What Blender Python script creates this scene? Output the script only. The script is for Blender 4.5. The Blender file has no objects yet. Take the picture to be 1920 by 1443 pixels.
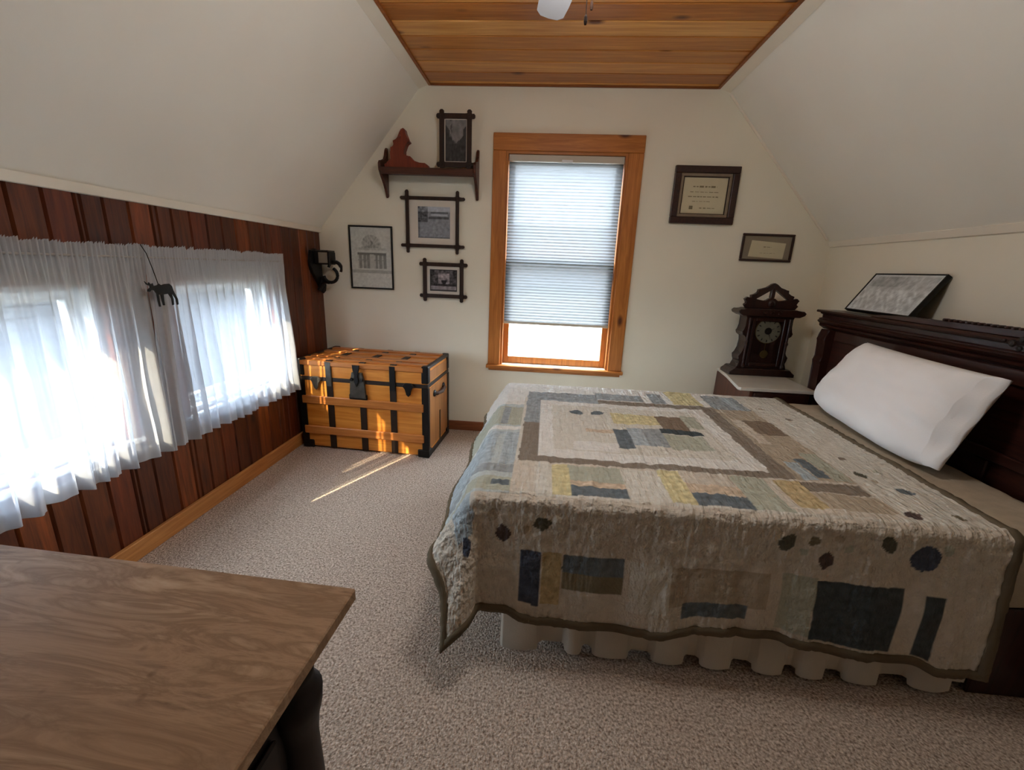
import bpy, bmesh, math, random
from mathutils import Vector, Matrix, noise

# ---------------------------------------------------------------- camera, world, sun, exposure
SC = bpy.context.scene
COL = SC.collection
PI = math.pi
CAM_H = 1.22
F_PX = 803.45
ROT = Matrix(((0.99595409, 0.08055199, 0.03983506),
              (-0.05945972, 0.2583328, 0.96422441),
              (0.06737949, -0.96269182, 0.26207721)))      # world -> camera
cam_d = bpy.data.cameras.new('camera')
cam_d.sensor_fit = 'HORIZONTAL'
cam_d.sensor_width = 36.0
cam_d.lens = 36.0 * F_PX / 1920.0
cam_d.clip_start = 0.02
cam = bpy.data.objects.new('camera', cam_d)
COL.objects.link(cam)
m4 = ROT.transposed().to_4x4()
m4.translation = (0, 0, CAM_H)
cam.matrix_world = m4
SC.camera = cam

SKY = (0.76, 0.87, 1.0)
SKY_STRENGTH = 15.0
SUN_STRENGTH = 13.0
EXPOSURE = 1.27
FILL_STRENGTH = 13.0  # glow of the out-of-view globe added to brighten the room
world = bpy.data.worlds.new('sky')
SC.world = world
world.use_nodes = True
bg = world.node_tree.nodes['Background']
bg.inputs[0].default_value = (*SKY, 1)
bg.inputs[1].default_value = SKY_STRENGTH

sun_d = bpy.data.lights.new('sun', 'SUN')
sun_d.energy = SUN_STRENGTH
sun_d.angle = math.radians(0.6)
sun_d.color = (1.0, 0.83, 0.58)
sun = bpy.data.objects.new('sun', sun_d)
COL.objects.link(sun)
sun.location = (-8, -12, 12)
sun.rotation_euler = Vector((0.21, 0.42, -0.235)).to_track_quat('-Z', 'Y').to_euler()

SC.view_settings.view_transform = 'Standard'
SC.view_settings.look = 'None'
SC.view_settings.gamma = 1.0
SC.view_settings.exposure = EXPOSURE
SC.view_settings.use_curve_mapping = False
SC.cycles.max_bounces = 14
SC.cycles.diffuse_bounces = 8
SC.cycles.transparent_max_bounces = 16
SC.cycles.transmission_bounces = 8
SC.cycles.sample_clamp_indirect = 6.0
SC.cycles.caustics_reflective = False
SC.cycles.caustics_refractive = False

# room constants (metres), X right, Y away from the camera, Z up
D, XL, XR = 3.084, -1.625, 1.827
ZC, ZKL, ZKR = 2.334, 1.4217, 1.45
XCL, XCR = -0.824, 0.977            # edges of the boarded ceiling
XSL, XSR = -0.868, 1.020            # tops of the slopes
YB = -0.5                           # rear wall
WIN_L = [(0.62, 1.47), (1.77, 2.47)]
WLZ0, WLZ1 = 0.50, 1.105
WX0, WX1, WZ0, WZ1 = -0.318, 0.474, 0.535, 1.962

def portal(name, loc, sx, sy, rot):
    d = bpy.data.lights.new(name, 'AREA')
    d.shape = 'RECTANGLE'; d.size = sx; d.size_y = sy
    d.cycles.is_portal = True
    o = bpy.data.objects.new(name, d)
    COL.objects.link(o); o.location = loc; o.rotation_euler = rot
    return o
for a, b in WIN_L:
    portal('window_portal', (XL - 0.16, (a + b) / 2, (WLZ0 + WLZ1) / 2), WLZ1 - WLZ0, b - a, (0, -PI / 2, 0))
portal('window_portal', ((WX0 + WX1) / 2, D + 0.17, (WZ0 + WZ1) / 2), WX1 - WX0, WZ1 - WZ0, (-PI / 2, 0, 0))

random.seed(7)

# ---------------------------------------------------------------- materials
def lin(c):
    return tuple(((v / 255) / 12.92 if v / 255 <= 0.04045 else ((v / 255 + 0.055) / 1.055) ** 2.4) for v in c)

def new_mat(name):
    m = bpy.data.materials.new(name); m.use_nodes = True
    nt = m.node_tree
    return m, nt, nt.nodes['Principled BSDF'], nt.nodes['Material Output']

def node(nt, t, **kw):
    n = nt.nodes.new(t)
    for k, v in kw.items():
        if k in n.inputs.keys() if isinstance(k, str) and hasattr(n.inputs, 'keys') else False:
            n.inputs[k].default_value = v
        else:
            setattr(n, k, v)
    return n

def ramp(nt, fac, stops):
    r = nt.nodes.new('ShaderNodeValToRGB')
    e = r.color_ramp.elements
    while len(e) < len(stops): e.new(0.5)
    for el, (p, c) in zip(e, stops):
        el.position = p; el.color = (*c, 1)
    nt.links.new(fac, r.inputs[0])
    return r

def bump(nt, bsdf, height, strength, dist):
    b = nt.nodes.new('ShaderNodeBump')
    b.inputs['Strength'].default_value = strength
    b.inputs['Distance'].default_value = dist
    nt.links.new(height, b.inputs['Height'])
    nt.links.new(b.outputs[0], bsdf.inputs['Normal'])

def plain(name, rgb, rough=0.6, var=0.06, scale=8.0, bmp=0.0, bscale=60.0, metal=0.0, spec=0.4):
    m, nt, bs, _ = new_mat(name)
    c = lin(rgb)
    tc = nt.nodes.new('ShaderNodeTexCoord')
    nz = nt.nodes.new('ShaderNodeTexNoise'); nz.inputs['Scale'].default_value = scale; nz.inputs['Detail'].default_value = 3
    nt.links.new(tc.outputs['Object'], nz.inputs['Vector'])
    r = ramp(nt, nz.outputs['Fac'], [(0.3, tuple(v * (1 - var) for v in c)), (0.7, tuple(min(1, v * (1 + var)) for v in c))])
    nt.links.new(r.outputs[0], bs.inputs['Base Color'])
    bs.inputs['Roughness'].default_value = rough
    bs.inputs['Metallic'].default_value = metal
    bs.inputs['Specular IOR Level'].default_value = spec
    if bmp:
        n2 = nt.nodes.new('ShaderNodeTexNoise'); n2.inputs['Scale'].default_value = bscale; n2.inputs['Detail'].default_value = 4
        nt.links.new(tc.outputs['Object'], n2.inputs['Vector'])
        bump(nt, bs, n2.outputs['Fac'], bmp, 0.004)
    return m

def wood(name, dark, light, axis='z', rough=0.45, grain=14.0, knots=False, spec=0.4, knot_rgb=(90, 45, 20), board_var=0.35, stretch=14.0, coat=0.0):
    """long-grain timber: noise squeezed across the grain, each board shifted by its own random number"""
    m, nt, bs, _ = new_mat(name)
    tc = nt.nodes.new('ShaderNodeTexCoord')
    oi = nt.nodes.new('ShaderNodeObjectInfo')
    mul = nt.nodes.new('ShaderNodeMath'); mul.operation = 'MULTIPLY'; mul.inputs[1].default_value = 37.0
    nt.links.new(oi.outputs['Random'], mul.inputs[0])
    add = nt.nodes.new('ShaderNodeVectorMath'); add.operation = 'ADD'
    nt.links.new(tc.outputs['Object'], add.inputs[0]); nt.links.new(mul.outputs[0], add.inputs[1])
    mp = nt.nodes.new('ShaderNodeMapping')
    s = {'x': (1 / stretch, 1, 1), 'y': (1, 1 / stretch, 1), 'z': (1, 1, 1 / stretch)}[axis]
    mp.inputs['Scale'].default_value = tuple(grain * v * 2 for v in s)
    nt.links.new(add.outputs[0], mp.inputs['Vector'])
    nz = nt.nodes.new('ShaderNodeTexNoise'); nz.inputs['Scale'].default_value = 2.0; nz.inputs['Detail'].default_value = 6; nz.inputs['Roughness'].default_value = 0.62; nz.inputs['Distortion'].default_value = 0.6
    nt.links.new(mp.outputs[0], nz.inputs['Vector'])
    r = ramp(nt, nz.outputs['Fac'], [(0.30, lin(dark)), (0.52, tuple((a + b) / 2 for a, b in zip(lin(dark), lin(light)))), (0.72, lin(light))])
    col = r.outputs[0]
    hsv = nt.nodes.new('ShaderNodeHueSaturation')
    mr = nt.nodes.new('ShaderNodeMapRange'); mr.inputs[3].default_value = 1 - board_var / 2; mr.inputs[4].default_value = 1 + board_var / 2
    nt.links.new(oi.outputs['Random'], mr.inputs[0]); nt.links.new(mr.outputs[0], hsv.inputs['Value'])
    nt.links.new(col, hsv.inputs['Color']); col = hsv.outputs[0]
    if knots:
        mk = nt.nodes.new('ShaderNodeMapping')
        k = {'x': (0.45, 1, 1), 'y': (1, 0.45, 1), 'z': (1, 1, 0.45)}[axis]
        mk.inputs['Scale'].default_value = tuple(v * 7.0 for v in k)
        nt.links.new(add.outputs[0], mk.inputs['Vector'])
        vo = nt.nodes.new('ShaderNodeTexVoronoi'); vo.inputs['Scale'].default_value = 1.0
        nt.links.new(mk.outputs[0], vo.inputs['Vector'])
        kr = ramp(nt, vo.outputs['Distance'], [(0.07, (1, 1, 1)), (0.17, (0, 0, 0))])
        mix = nt.nodes.new('ShaderNodeMixRGB'); mix.inputs[2].default_value = (*lin(knot_rgb), 1)
        nt.links.new(kr.outputs[0], mix.inputs[0]); nt.links.new(col, mix.inputs[1]); col = mix.outputs[0]
    nt.links.new(col, bs.inputs['Base Color'])
    bs.inputs['Roughness'].default_value = rough
    bs.inputs['Specular IOR Level'].default_value = spec
    bs.inputs['Coat Weight'].default_value = coat
    bump(nt, bs, nz.outputs['Fac'], 0.12, 0.003)
    return m

def attr_mat(name, rough=0.8, fabric=0.0, bscale=140.0, spec=0.2, streak=0.0):
    m, nt, bs, _ = new_mat(name)
    a = nt.nodes.new('ShaderNodeVertexColor'); a.layer_name = 'Col'
    tc = nt.nodes.new('ShaderNodeTexCoord')
    nz = nt.nodes.new('ShaderNodeTexNoise'); nz.inputs['Scale'].default_value = bscale; nz.inputs['Detail'].default_value = 4
    nt.links.new(tc.outputs['Object'], nz.inputs['Vector'])
    mr = nt.nodes.new('ShaderNodeMapRange'); mr.inputs[1].default_value = 0.3; mr.inputs[2].default_value = 0.7
    mr.inputs[3].default_value = 1 - 0.12 - streak; mr.inputs[4].default_value = 1.10 + streak
    nt.links.new(nz.outputs['Fac'], mr.inputs[0])
    mul = nt.nodes.new('ShaderNodeMixRGB'); mul.blend_type = 'MULTIPLY'; mul.inputs[0].default_value = 1.0
    nt.links.new(a.outputs['Color'], mul.inputs[1]); nt.links.new(mr.outputs[0], mul.inputs[2])
    nt.links.new(mul.outputs[0], bs.inputs['Base Color'])
    bs.inputs['Roughness'].default_value = rough
    bs.inputs['Specular IOR Level'].default_value = spec
    if fabric:
        bump(nt, bs, nz.outputs['Fac'], fabric, 0.004)
    return m

M = {}
M['wall'] = plain('wall_paint', (238, 232, 214), 0.85, 0.02, 3, 0.08, 220, spec=0.15)
M['slope'] = plain('slope_paint', (240, 237, 227), 0.8, 0.015, 3, 0.06, 220, spec=0.2)
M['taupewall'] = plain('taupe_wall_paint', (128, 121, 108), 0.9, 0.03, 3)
M['trimwhite'] = plain('white_trim_paint', (236, 228, 212), 0.6, 0.02)
M['panel'] = wood('red_brown_panelling', (66, 30, 11), (128, 64, 27), 'z', 0.42, 16, knots=True, knot_rgb=(40, 17, 7), board_var=0.45)
M['groove'] = plain('groove_backing', (36, 16, 8), 0.8)
M['ceil'] = wood('varnished_pine_boards', (176, 108, 46), (226, 160, 84), 'x', 0.35, 12, knots=True, knot_rgb=(96, 46, 16), board_var=0.55, stretch=20, coat=0.1)
CEIL_TONES = [wood('varnished_pine_tone_%d' % k, d_, l_, 'x', 0.35, 12, knots=True, knot_rgb=(92, 44, 16), board_var=0.16, stretch=20, coat=0.1)
              for k, (d_, l_) in enumerate([((150, 86, 34), (198, 128, 58)), ((186, 116, 50), (232, 168, 90)), ((168, 100, 40), (214, 146, 70)), ((196, 130, 60), (240, 182, 106))])]
PANEL_TONES = [wood('panel_board_tone_%d' % k, d_, l_, 'z', 0.42, 16, knots=True, knot_rgb=(40, 17, 7), board_var=0.15)
               for k, (d_, l_) in enumerate([((66, 30, 11), (118, 58, 24)), ((84, 38, 13), (142, 72, 30)), ((56, 24, 10), (104, 50, 22)), ((74, 30, 13), (124, 58, 27))])]
def retone(o, m):
    o.material_slots[0].link = 'OBJECT'
    o.material_slots[0].material = m
M['ceiltrim'] = wood('brown_ceiling_trim', (120, 66, 26), (160, 96, 42), 'x', 0.45, 12)
M['pine'] = wood('pine_window_casing', (158, 92, 36), (205, 132, 62), 'z', 0.42, 12, knots=True, knot_rgb=(90, 45, 18), board_var=0.12)
M['pinex'] = wood('pine_casing_level', (158, 92, 36), (205, 132, 62), 'x', 0.42, 12, knots=True, knot_rgb=(90, 45, 18), board_var=0.12)
M['pinebase'] = wood('pine_baseboard', (176, 112, 56), (214, 150, 86), 'y', 0.45, 12, board_var=0.1)
M['brownbase'] = wood('brown_baseboard', (116, 66, 40), (146, 88, 54), 'x', 0.5, 12, board_var=0.1)
M['walnut'] = wood('dark_walnut', (34, 15, 11), (66, 33, 24), 'y', 0.32, 14, board_var=0.15, coat=0.15)
M['walnutz'] = wood('dark_walnut_upright', (34, 15, 11), (62, 30, 22), 'z', 0.32, 14, board_var=0.15, coat=0.15)
M['nightwood'] = wood('red_brown_nightstand', (62, 28, 18), (104, 52, 34), 'z', 0.35, 14, board_var=0.1, coat=0.1)
M['clockwood'] = wood('dark_clock_walnut', (28, 12, 9), (54, 26, 18), 'z', 0.35, 18, board_var=0.1, coat=0.2)
M['framewood'] = wood('dark_frame_sticks', (30, 16, 9), (58, 34, 20), 'z', 0.5, 18, board_var=0.15)
M['shelfwood'] = wood('shelf_mahogany', (52, 26, 16), (92, 48, 30), 'x', 0.4, 14, board_var=0.1)
M['figurewood'] = wood('red_carved_wood', (96, 34, 16), (142, 58, 30), 'z', 0.4, 10, board_var=0.1)
M['dresserwood'] = wood('near_black_dresser_wood', (13, 7, 5), (28, 15, 11), 'z', 0.5, 14, board_var=0.1)
M['black'] = plain('black_iron', (24, 21, 20), 0.45, 0.15, 20, 0.1, metal=0.3)
M['tin'] = plain('worn_tin_and_strap_glare', (96, 92, 84), 0.4, 0.2, 30, 0.15, metal=0.7)  # worn tin, also used as the glare colour of one lid strap
M['trunkskin'] = wood('golden_trunk_panels', (196, 112, 34), (236, 160, 70), 'x', 0.4, 9, board_var=0.0, coat=0.2)
M['trunkslat'] = wood('trunk_oak_slats', (170, 96, 38), (214, 140, 72), 'x', 0.4, 14, board_var=0.15)
M['trunkside'] = wood('trunk_end_panels', (150, 94, 48), (190, 130, 76), 'z', 0.45, 9, board_var=0.0)
M['strap'] = plain('dark_iron_strap', (40, 26, 17), 0.5, 0.15, 20)
M['cord'] = plain('dark_brown_cord', (22, 12, 7), 0.9, 0.1, 30, spec=0.05)
M['leather'] = plain('brown_leather', (70, 44, 28), 0.6, 0.1, 30)
M['marble'] = plain('white_marble', (206, 200, 188), 0.3, 0.06, 10)
M['paper'] = plain('cream_paper', (205, 195, 165), 0.85, 0.03, 20)
M['matgrey'] = plain('grey_taupe_mat_board', (140, 128, 110), 0.85, 0.03, 20)
M['matwhite'] = plain('pale_mat_board', (214, 206, 194), 0.85, 0.02, 20)
M['gilt'] = plain('dull_gilt_lip', (136, 120, 100), 0.5, 0.1, 40)
M['ink'] = plain('faded_ink', (132, 122, 96), 0.9, 0.05, 40)
M['dial'] = plain('aged_dial', (118, 110, 94), 0.7, 0.12, 30)
M['brass'] = plain('dull_brass', (120, 100, 62), 0.35, 0.1, 30, metal=0.8)
M['fanwhite'] = plain('white_fan_blade', (205, 205, 210), 0.5, 0.02)
M['linen'] = plain('off_white_linen', (205, 195, 180), 0.9, 0.04, 12, 0.25, 300, spec=0.1)
M['blanket'] = plain('beige_blanket', (188, 174, 152), 0.95, 0.08, 30, 0.5, 260, spec=0.1)
M['pillow'] = plain('white_pillowcase', (250, 249, 248), 0.85, 0.005, 8, 0.12, 240, spec=0.15)
M['binding'] = plain('taupe_binding', (104, 92, 74), 0.9, 0.06, 40, 0.3, 240, spec=0.1)
M['vinyl'] = plain('white_vinyl_sash', (228, 230, 232), 0.4, 0.01)
M['steel'] = plain('thin_dull_rod', (165, 160, 155), 0.4, 0.02)
M['siding'] = plain('white_clapboard', (205, 207, 210), 0.8, 0.03, 4)
M['greysiding'] = plain('weathered_grey_siding', (74, 76, 80), 0.8, 0.1, 4)
M['roofing'] = plain('grey_shingle_roof', (120, 120, 124), 0.9, 0.15, 12)
M['snow'] = plain('autumn_lawn', (64, 68, 52), 0.95, 0.25, 0.8)
M['shaderail'] = plain('shade_rail', (196, 188, 172), 0.5, 0.02)
M['picture'] = attr_mat('printed_picture', 0.6, 0.0, 60, 0.3)
def quilt_mat():
    m, nt, bs, _ = new_mat('patchwork_cotton')
    a = nt.nodes.new('ShaderNodeVertexColor'); a.layer_name = 'Col'
    nt.links.new(a.outputs['Color'], bs.inputs['Base Color'])
    tc = nt.nodes.new('ShaderNodeTexCoord')
    hs = []
    for sc in ((85, 14, 50), (14, 70, 30), (160, 160, 160)):
        mp = nt.nodes.new('ShaderNodeMapping'); mp.inputs['Scale'].default_value = sc
        nt.links.new(tc.outputs['Object'], mp.inputs['Vector'])
        nz = nt.nodes.new('ShaderNodeTexNoise'); nz.inputs['Scale'].default_value = 1.0; nz.inputs['Detail'].default_value = 2
        nt.links.new(mp.outputs[0], nz.inputs['Vector']); hs.append(nz.outputs['Fac'])
    ad = nt.nodes.new('ShaderNodeMath'); nt.links.new(hs[0], ad.inputs[0]); nt.links.new(hs[1], ad.inputs[1])
    mu = nt.nodes.new('ShaderNodeMath'); mu.operation = 'MULTIPLY_ADD'; mu.inputs[1].default_value = 0.25
    nt.links.new(hs[2], mu.inputs[0]); nt.links.new(ad.outputs[0], mu.inputs[2])
    bs.inputs['Roughness'].default_value = 0.95; bs.inputs['Specular IOR Level'].default_value = 0.08
    bump(nt, bs, mu.outputs[0], 1.0, 0.012)
    return m
M['quilt'] = quilt_mat()

def carpet_mat():
    m, nt, bs, _ = new_mat('berber_carpet')
    tc = nt.nodes.new('ShaderNodeTexCoord')
    vo = nt.nodes.new('ShaderNodeTexVoronoi'); vo.inputs['Scale'].default_value = 190
    nt.links.new(tc.outputs['Object'], vo.inputs['Vector'])
    nz = nt.nodes.new('ShaderNodeTexNoise'); nz.inputs['Scale'].default_value = 130; nz.inputs['Detail'].default_value = 4
    nt.links.new(tc.outputs['Object'], nz.inputs['Vector'])
    n3 = nt.nodes.new('ShaderNodeTexNoise'); n3.inputs['Scale'].default_value = 2.2
    nt.links.new(tc.outputs['Object'], n3.inputs['Vector'])
    r = ramp(nt, nz.outputs['Fac'], [(0.30, lin((136, 116, 102))), (0.48, lin((190, 172, 156))), (0.66, lin((224, 206, 190)))])
    r2 = ramp(nt, vo.outputs['Color'], [(0.1, (0.66, 0.64, 0.62)), (0.55, (1.0, 1.0, 1.0))])
    mu = nt.nodes.new('ShaderNodeMixRGB'); mu.blend_type = 'MULTIPLY'; mu.inputs[0].default_value = 0.8
    nt.links.new(r.outputs[0], mu.inputs[1]); nt.links.new(r2.outputs[0], mu.inputs[2])
    nt.links.new(mu.outputs[0], bs.inputs['Base Color'])
    bs.inputs['Roughness'].default_value = 1.0
    bs.inputs['Specular IOR Level'].default_value = 0.05
    ad = nt.nodes.new('ShaderNodeMath'); ad.operation = 'SUBTRACT'
    nt.links.new(nz.outputs['Fac'], ad.inputs[0]); nt.links.new(vo.outputs['Distance'], ad.inputs[1])
    bump(nt, bs, ad.outputs[0], 0.7, 0.006)
    return m
M['carpet'] = carpet_mat()

def travertine_mat():
    m, nt, bs, _ = new_mat('streaked_brown_stone')
    tc = nt.nodes.new('ShaderNodeTexCoord')
    mp = nt.nodes.new('ShaderNodeMapping'); mp.inputs['Scale'].default_value = (1.6, 9, 9); mp.inputs['Rotation'].default_value = (0, 0, 0.10)
    nt.links.new(tc.outputs['Object'], mp.inputs['Vector'])
    nz = nt.nodes.new('ShaderNodeTexNoise'); nz.inputs['Scale'].default_value = 2.4; nz.inputs['Detail'].default_value = 7; nz.inputs['Distortion'].default_value = 1.4; nz.inputs['Roughness'].default_value = 0.62
    nt.links.new(mp.outputs[0], nz.inputs['Vector'])
    r = ramp(nt, nz.outputs['Fac'], [(0.28, lin((120, 92, 68))), (0.42, lin((166, 134, 104))), (0.52, lin((138, 108, 80))), (0.62, lin((172, 142, 112))), (0.76, lin((192, 166, 138)))])
    vo = nt.nodes.new('ShaderNodeTexVoronoi'); vo.inputs['Scale'].default_value = 16
    nt.links.new(tc.outputs['Object'], vo.inputs['Vector'])
    k = ramp(nt, vo.outputs['Distance'], [(0.04, (0.55, 0.5, 0.45)), (0.09, (1, 1, 1))])
    mu = nt.nodes.new('ShaderNodeMixRGB'); mu.blend_type = 'MULTIPLY'; mu.inputs[0].default_value = 0.6
    nt.links.new(r.outputs[0], mu.inputs[1]); nt.links.new(k.outputs[0], mu.inputs[2])
    nt.links.new(mu.outputs[0], bs.inputs['Base Color'])
    bs.inputs['Roughness'].default_value = 0.5
    bs.inputs['Specular IOR Level'].default_value = 0.3
    bump(nt, bs, nz.outputs['Fac'], 0.06, 0.003)
    return m
M['stone'] = travertine_mat()

def sheer_mat(name, rgb, clear, front=None, back=0.45):
    """thin woven cloth: threads scatter light both ways, the holes between them let it straight through"""
    m = bpy.data.materials.new(name); m.use_nodes = True
    nt = m.node_tree
    nt.nodes.remove(nt.nodes['Principled BSDF'])
    out = nt.nodes['Material Output']
    tr = nt.nodes.new('ShaderNodeBsdfTransparent')
    tl = nt.nodes.new('ShaderNodeBsdfTranslucent'); tl.inputs[0].default_value = (*rgb, 1)
    df = nt.nodes.new('ShaderNodeBsdfDiffuse'); df.inputs[0].default_value = (*(front or rgb), 1)
    a = nt.nodes.new('ShaderNodeMixShader'); a.inputs[0].default_value = back
    nt.links.new(tl.outputs[0], a.inputs[1]); nt.links.new(df.outputs[0], a.inputs[2])
    tc = nt.nodes.new('ShaderNodeTexCoord')
    nz = nt.nodes.new('ShaderNodeTexNoise'); nz.inputs['Scale'].default_value = 25
    nt.links.new(tc.outputs['Object'], nz.inputs['Vector'])
    mr = nt.nodes.new('ShaderNodeMapRange'); mr.inputs[3].default_value = clear * 0.8; mr.inputs[4].default_value = clear * 1.2
    nt.links.new(nz.outputs['Fac'], mr.inputs[0])
    b = nt.nodes.new('ShaderNodeMixShader')
    nt.links.new(mr.outputs[0], b.inputs[0]); nt.links.new(a.outputs[0], b.inputs[1]); nt.links.new(tr.outputs[0], b.inputs[2])
    nt.links.new(b.outputs[0], out.inputs['Surface'])
    return m
M['sheer'] = sheer_mat('sheer_white_curtain', (0.15, 0.172, 0.21), 0.24, (0.90, 0.91, 0.93), 0.58)
M['shade'] = sheer_mat('pleated_shade_cloth', (0.122, 0.124, 0.127), 0.010)

def glass_mat():
    m = bpy.data.materials.new('window_glass'); m.use_nodes = True
    nt = m.node_tree
    nt.nodes.remove(nt.nodes['Principled BSDF'])
    out = nt.nodes['Material Output']
    tr = nt.nodes.new('ShaderNodeBsdfTransparent'); tr.inputs[0].default_value = (0.96, 0.98, 0.98, 1)
    gl = nt.nodes.new('ShaderNodeBsdfGlossy'); gl.inputs['Roughness'].default_value = 0.02
    nz = nt.nodes.new('ShaderNodeTexNoise'); nz.inputs['Scale'].default_value = 3
    mr = nt.nodes.new('ShaderNodeMapRange'); mr.inputs[3].default_value = 0.04; mr.inputs[4].default_value = 0.07
    nt.links.new(nz.outputs['Fac'], mr.inputs[0])
    mx = nt.nodes.new('ShaderNodeMixShader')
    nt.links.new(mr.outputs[0], mx.inputs[0]); nt.links.new(tr.outputs[0], mx.inputs[1]); nt.links.new(gl.outputs[0], mx.inputs[2])
    nt.links.new(mx.outputs[0], out.inputs['Surface'])
    return m
M['glass'] = glass_mat()

def fill_glow_mat():  # emissive glass for the added fill globe
    m, nt, bs, _ = new_mat('added_fill_glass')
    nz = nt.nodes.new('ShaderNodeTexNoise'); nz.inputs['Scale'].default_value = 4
    r = ramp(nt, nz.outputs['Fac'], [(0.0, (0.93, 0.9, 0.86)), (1.0, (1, 0.98, 0.94))])
    nt.links.new(r.outputs[0], bs.inputs['Base Color'])
    bs.inputs['Emission Color'].default_value = (1.0, 0.99, 0.97, 1)
    bs.inputs['Emission Strength'].default_value = FILL_STRENGTH
    return m
M['fill_glow'] = fill_glow_mat()

# ---------------------------------------------------------------- mesh helpers
def add_box(bm, x0, x1, y0, y1, z0, z1, bev=0.0, seg=1):
    vs = [bm.verts.new((x, y, z)) for x in (x0, x1) for y in (y0, y1) for z in (z0, z1)]
    fs = []
    for q in ((0, 1, 3, 2), (4, 6, 7, 5), (0, 4, 5, 1), (2, 3, 7, 6), (0, 2, 6, 4), (1, 5, 7, 3)):
        fs.append(bm.faces.new([vs[i] for i in q]))
    if bev > 0:
        es = list({e for f in fs for e in f.edges})
        bmesh.ops.bevel(bm, geom=es, offset=bev, segments=seg, affect='EDGES', profile=0.5)

def box(x0, x1, y0, y1, z0, z1, bev=0.0, seg=1):
    bm = bmesh.new(); add_box(bm, x0, x1, y0, y1, z0, z1, bev, seg); return bm

def add_prism(bm, pts, axis, a0, a1, bev=0.0, seg=1):
    """extrude a 2-D outline along an axis; the outline lies in the other two axes (kept in x,y,z order)"""
    def P(p, a):
        if axis == 'x': return (a, p[0], p[1])
        if axis == 'y': return (p[0], a, p[1])
        return (p[0], p[1], a)
    A = [bm.verts.new(P(p, a0)) for p in pts]
    B = [bm.verts.new(P(p, a1)) for p in pts]
    fs = [bm.faces.new(A), bm.faces.new(B[::-1])]
    caps = list(fs)
    n = len(pts)
    for i in range(n):
        fs.append(bm.faces.new((A[i], B[i], B[(i + 1) % n], A[(i + 1) % n])))
    if bev > 0:
        es = list({e for f in caps for e in f.edges})
        bmesh.ops.bevel(bm, geom=es, offset=bev, segments=seg, affect='EDGES', profile=0.5)

def prism(pts, axis, a0, a1, bev=0.0, seg=1):
    bm = bmesh.new(); add_prism(bm, pts, axis, a0, a1, bev, seg); return bm

def add_lathe(bm, prof, cx=0, cy=0, n=20, axis='z', cz=0):
    rings = []
    for r, h in prof:
        ring = []
        for k in range(n):
            a = 2 * PI * k / n
            if axis == 'z': co = (cx + r * math.cos(a), cy + r * math.sin(a), h)
            elif axis == 'y': co = (cx + r * math.cos(a), h, cz + r * math.sin(a))
            else: co = (h, cy + r * math.cos(a), cz + r * math.sin(a))
            ring.append(bm.verts.new(co))
        rings.append(ring)
    for a, b in zip(rings, rings[1:]):
        for k in range(n):
            bm.faces.new((a[k], a[(k + 1) % n], b[(k + 1) % n], b[k]))
    bm.faces.new(rings[0][::-1]); bm.faces.new(rings[-1])

def lathe(prof, **kw):
    bm = bmesh.new(); add_lathe(bm, prof, **kw); return bm

def add_tube(bm, pts, r, n=8):
    pts = [Vector(p) for p in pts]
    rings = []
    up = Vector((0.13, 0.27, 0.95)).normalized()
    for i, p in enumerate(pts):
        t = (pts[min(i + 1, len(pts) - 1)] - pts[max(i - 1, 0)]).normalized()
        s = t.cross(up)
        if s.length < 1e-3: s = t.cross(Vector((1, 0, 0)))
        s.normalize(); u = s.cross(t).normalized()
        rr = r[i] if isinstance(r, (list, tuple)) else r
        rings.append([bm.verts.new(p + (s * math.cos(2 * PI * k / n) + u * math.sin(2 * PI * k / n)) * rr) for k in range(n)])
    for a, b in zip(rings, rings[1:]):
        for k in range(n):
            bm.faces.new((a[k], a[(k + 1) % n], b[(k + 1) % n], b[k]))
    bm.faces.new(rings[0][::-1]); bm.faces.new(rings[-1])

def tube(pts, r, n=8):
    bm = bmesh.new(); add_tube(bm, pts, r, n); return bm

def obj(name, bm, mat, parent=None, loc=None, smooth=False, world=False):
    """one mesh object; world=True means the mesh was built in world coordinates although it has a parent"""
    if world and parent is not None:
        bmesh.ops.translate(bm, verts=bm.verts, vec=-parent.matrix_world.translation if False else -Vector(ORG[parent.name]))
    bmesh.ops.recalc_face_normals(bm, faces=bm.faces)
    me = bpy.data.meshes.new(name)
    bm.to_mesh(me); bm.free()
    if smooth:
        for p in me.polygons: p.use_smooth = True
    me.materials.append(M[mat] if isinstance(mat, str) else mat)
    o = bpy.data.objects.new(name, me)
    COL.objects.link(o)
    if parent is not None: o.parent = parent
    if loc is not None: o.location = loc
    return o

ORG = {}
def thing(name, label, cat, loc=(0, 0, 0), rot=(0, 0, 0), group=None):
    o = bpy.data.objects.new(name, None)
    o.empty_display_size = 0.05
    COL.objects.link(o)
    o.location = loc; o.rotation_euler = rot
    o['label'] = label; o['category'] = cat
    if group: o['group'] = group
    ORG[o.name] = loc
    return o

def tag(o, label, cat, group=None):
    o['label'] = label; o['category'] = cat
    if group: o['group'] = group
    return o

def struct(name, bm, mat, label=None):
    o = obj(name, bm, mat)
    o['kind'] = 'structure'
    if label: o['label'] = label
    ORG[o.name] = (0, 0, 0)
    return o

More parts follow.
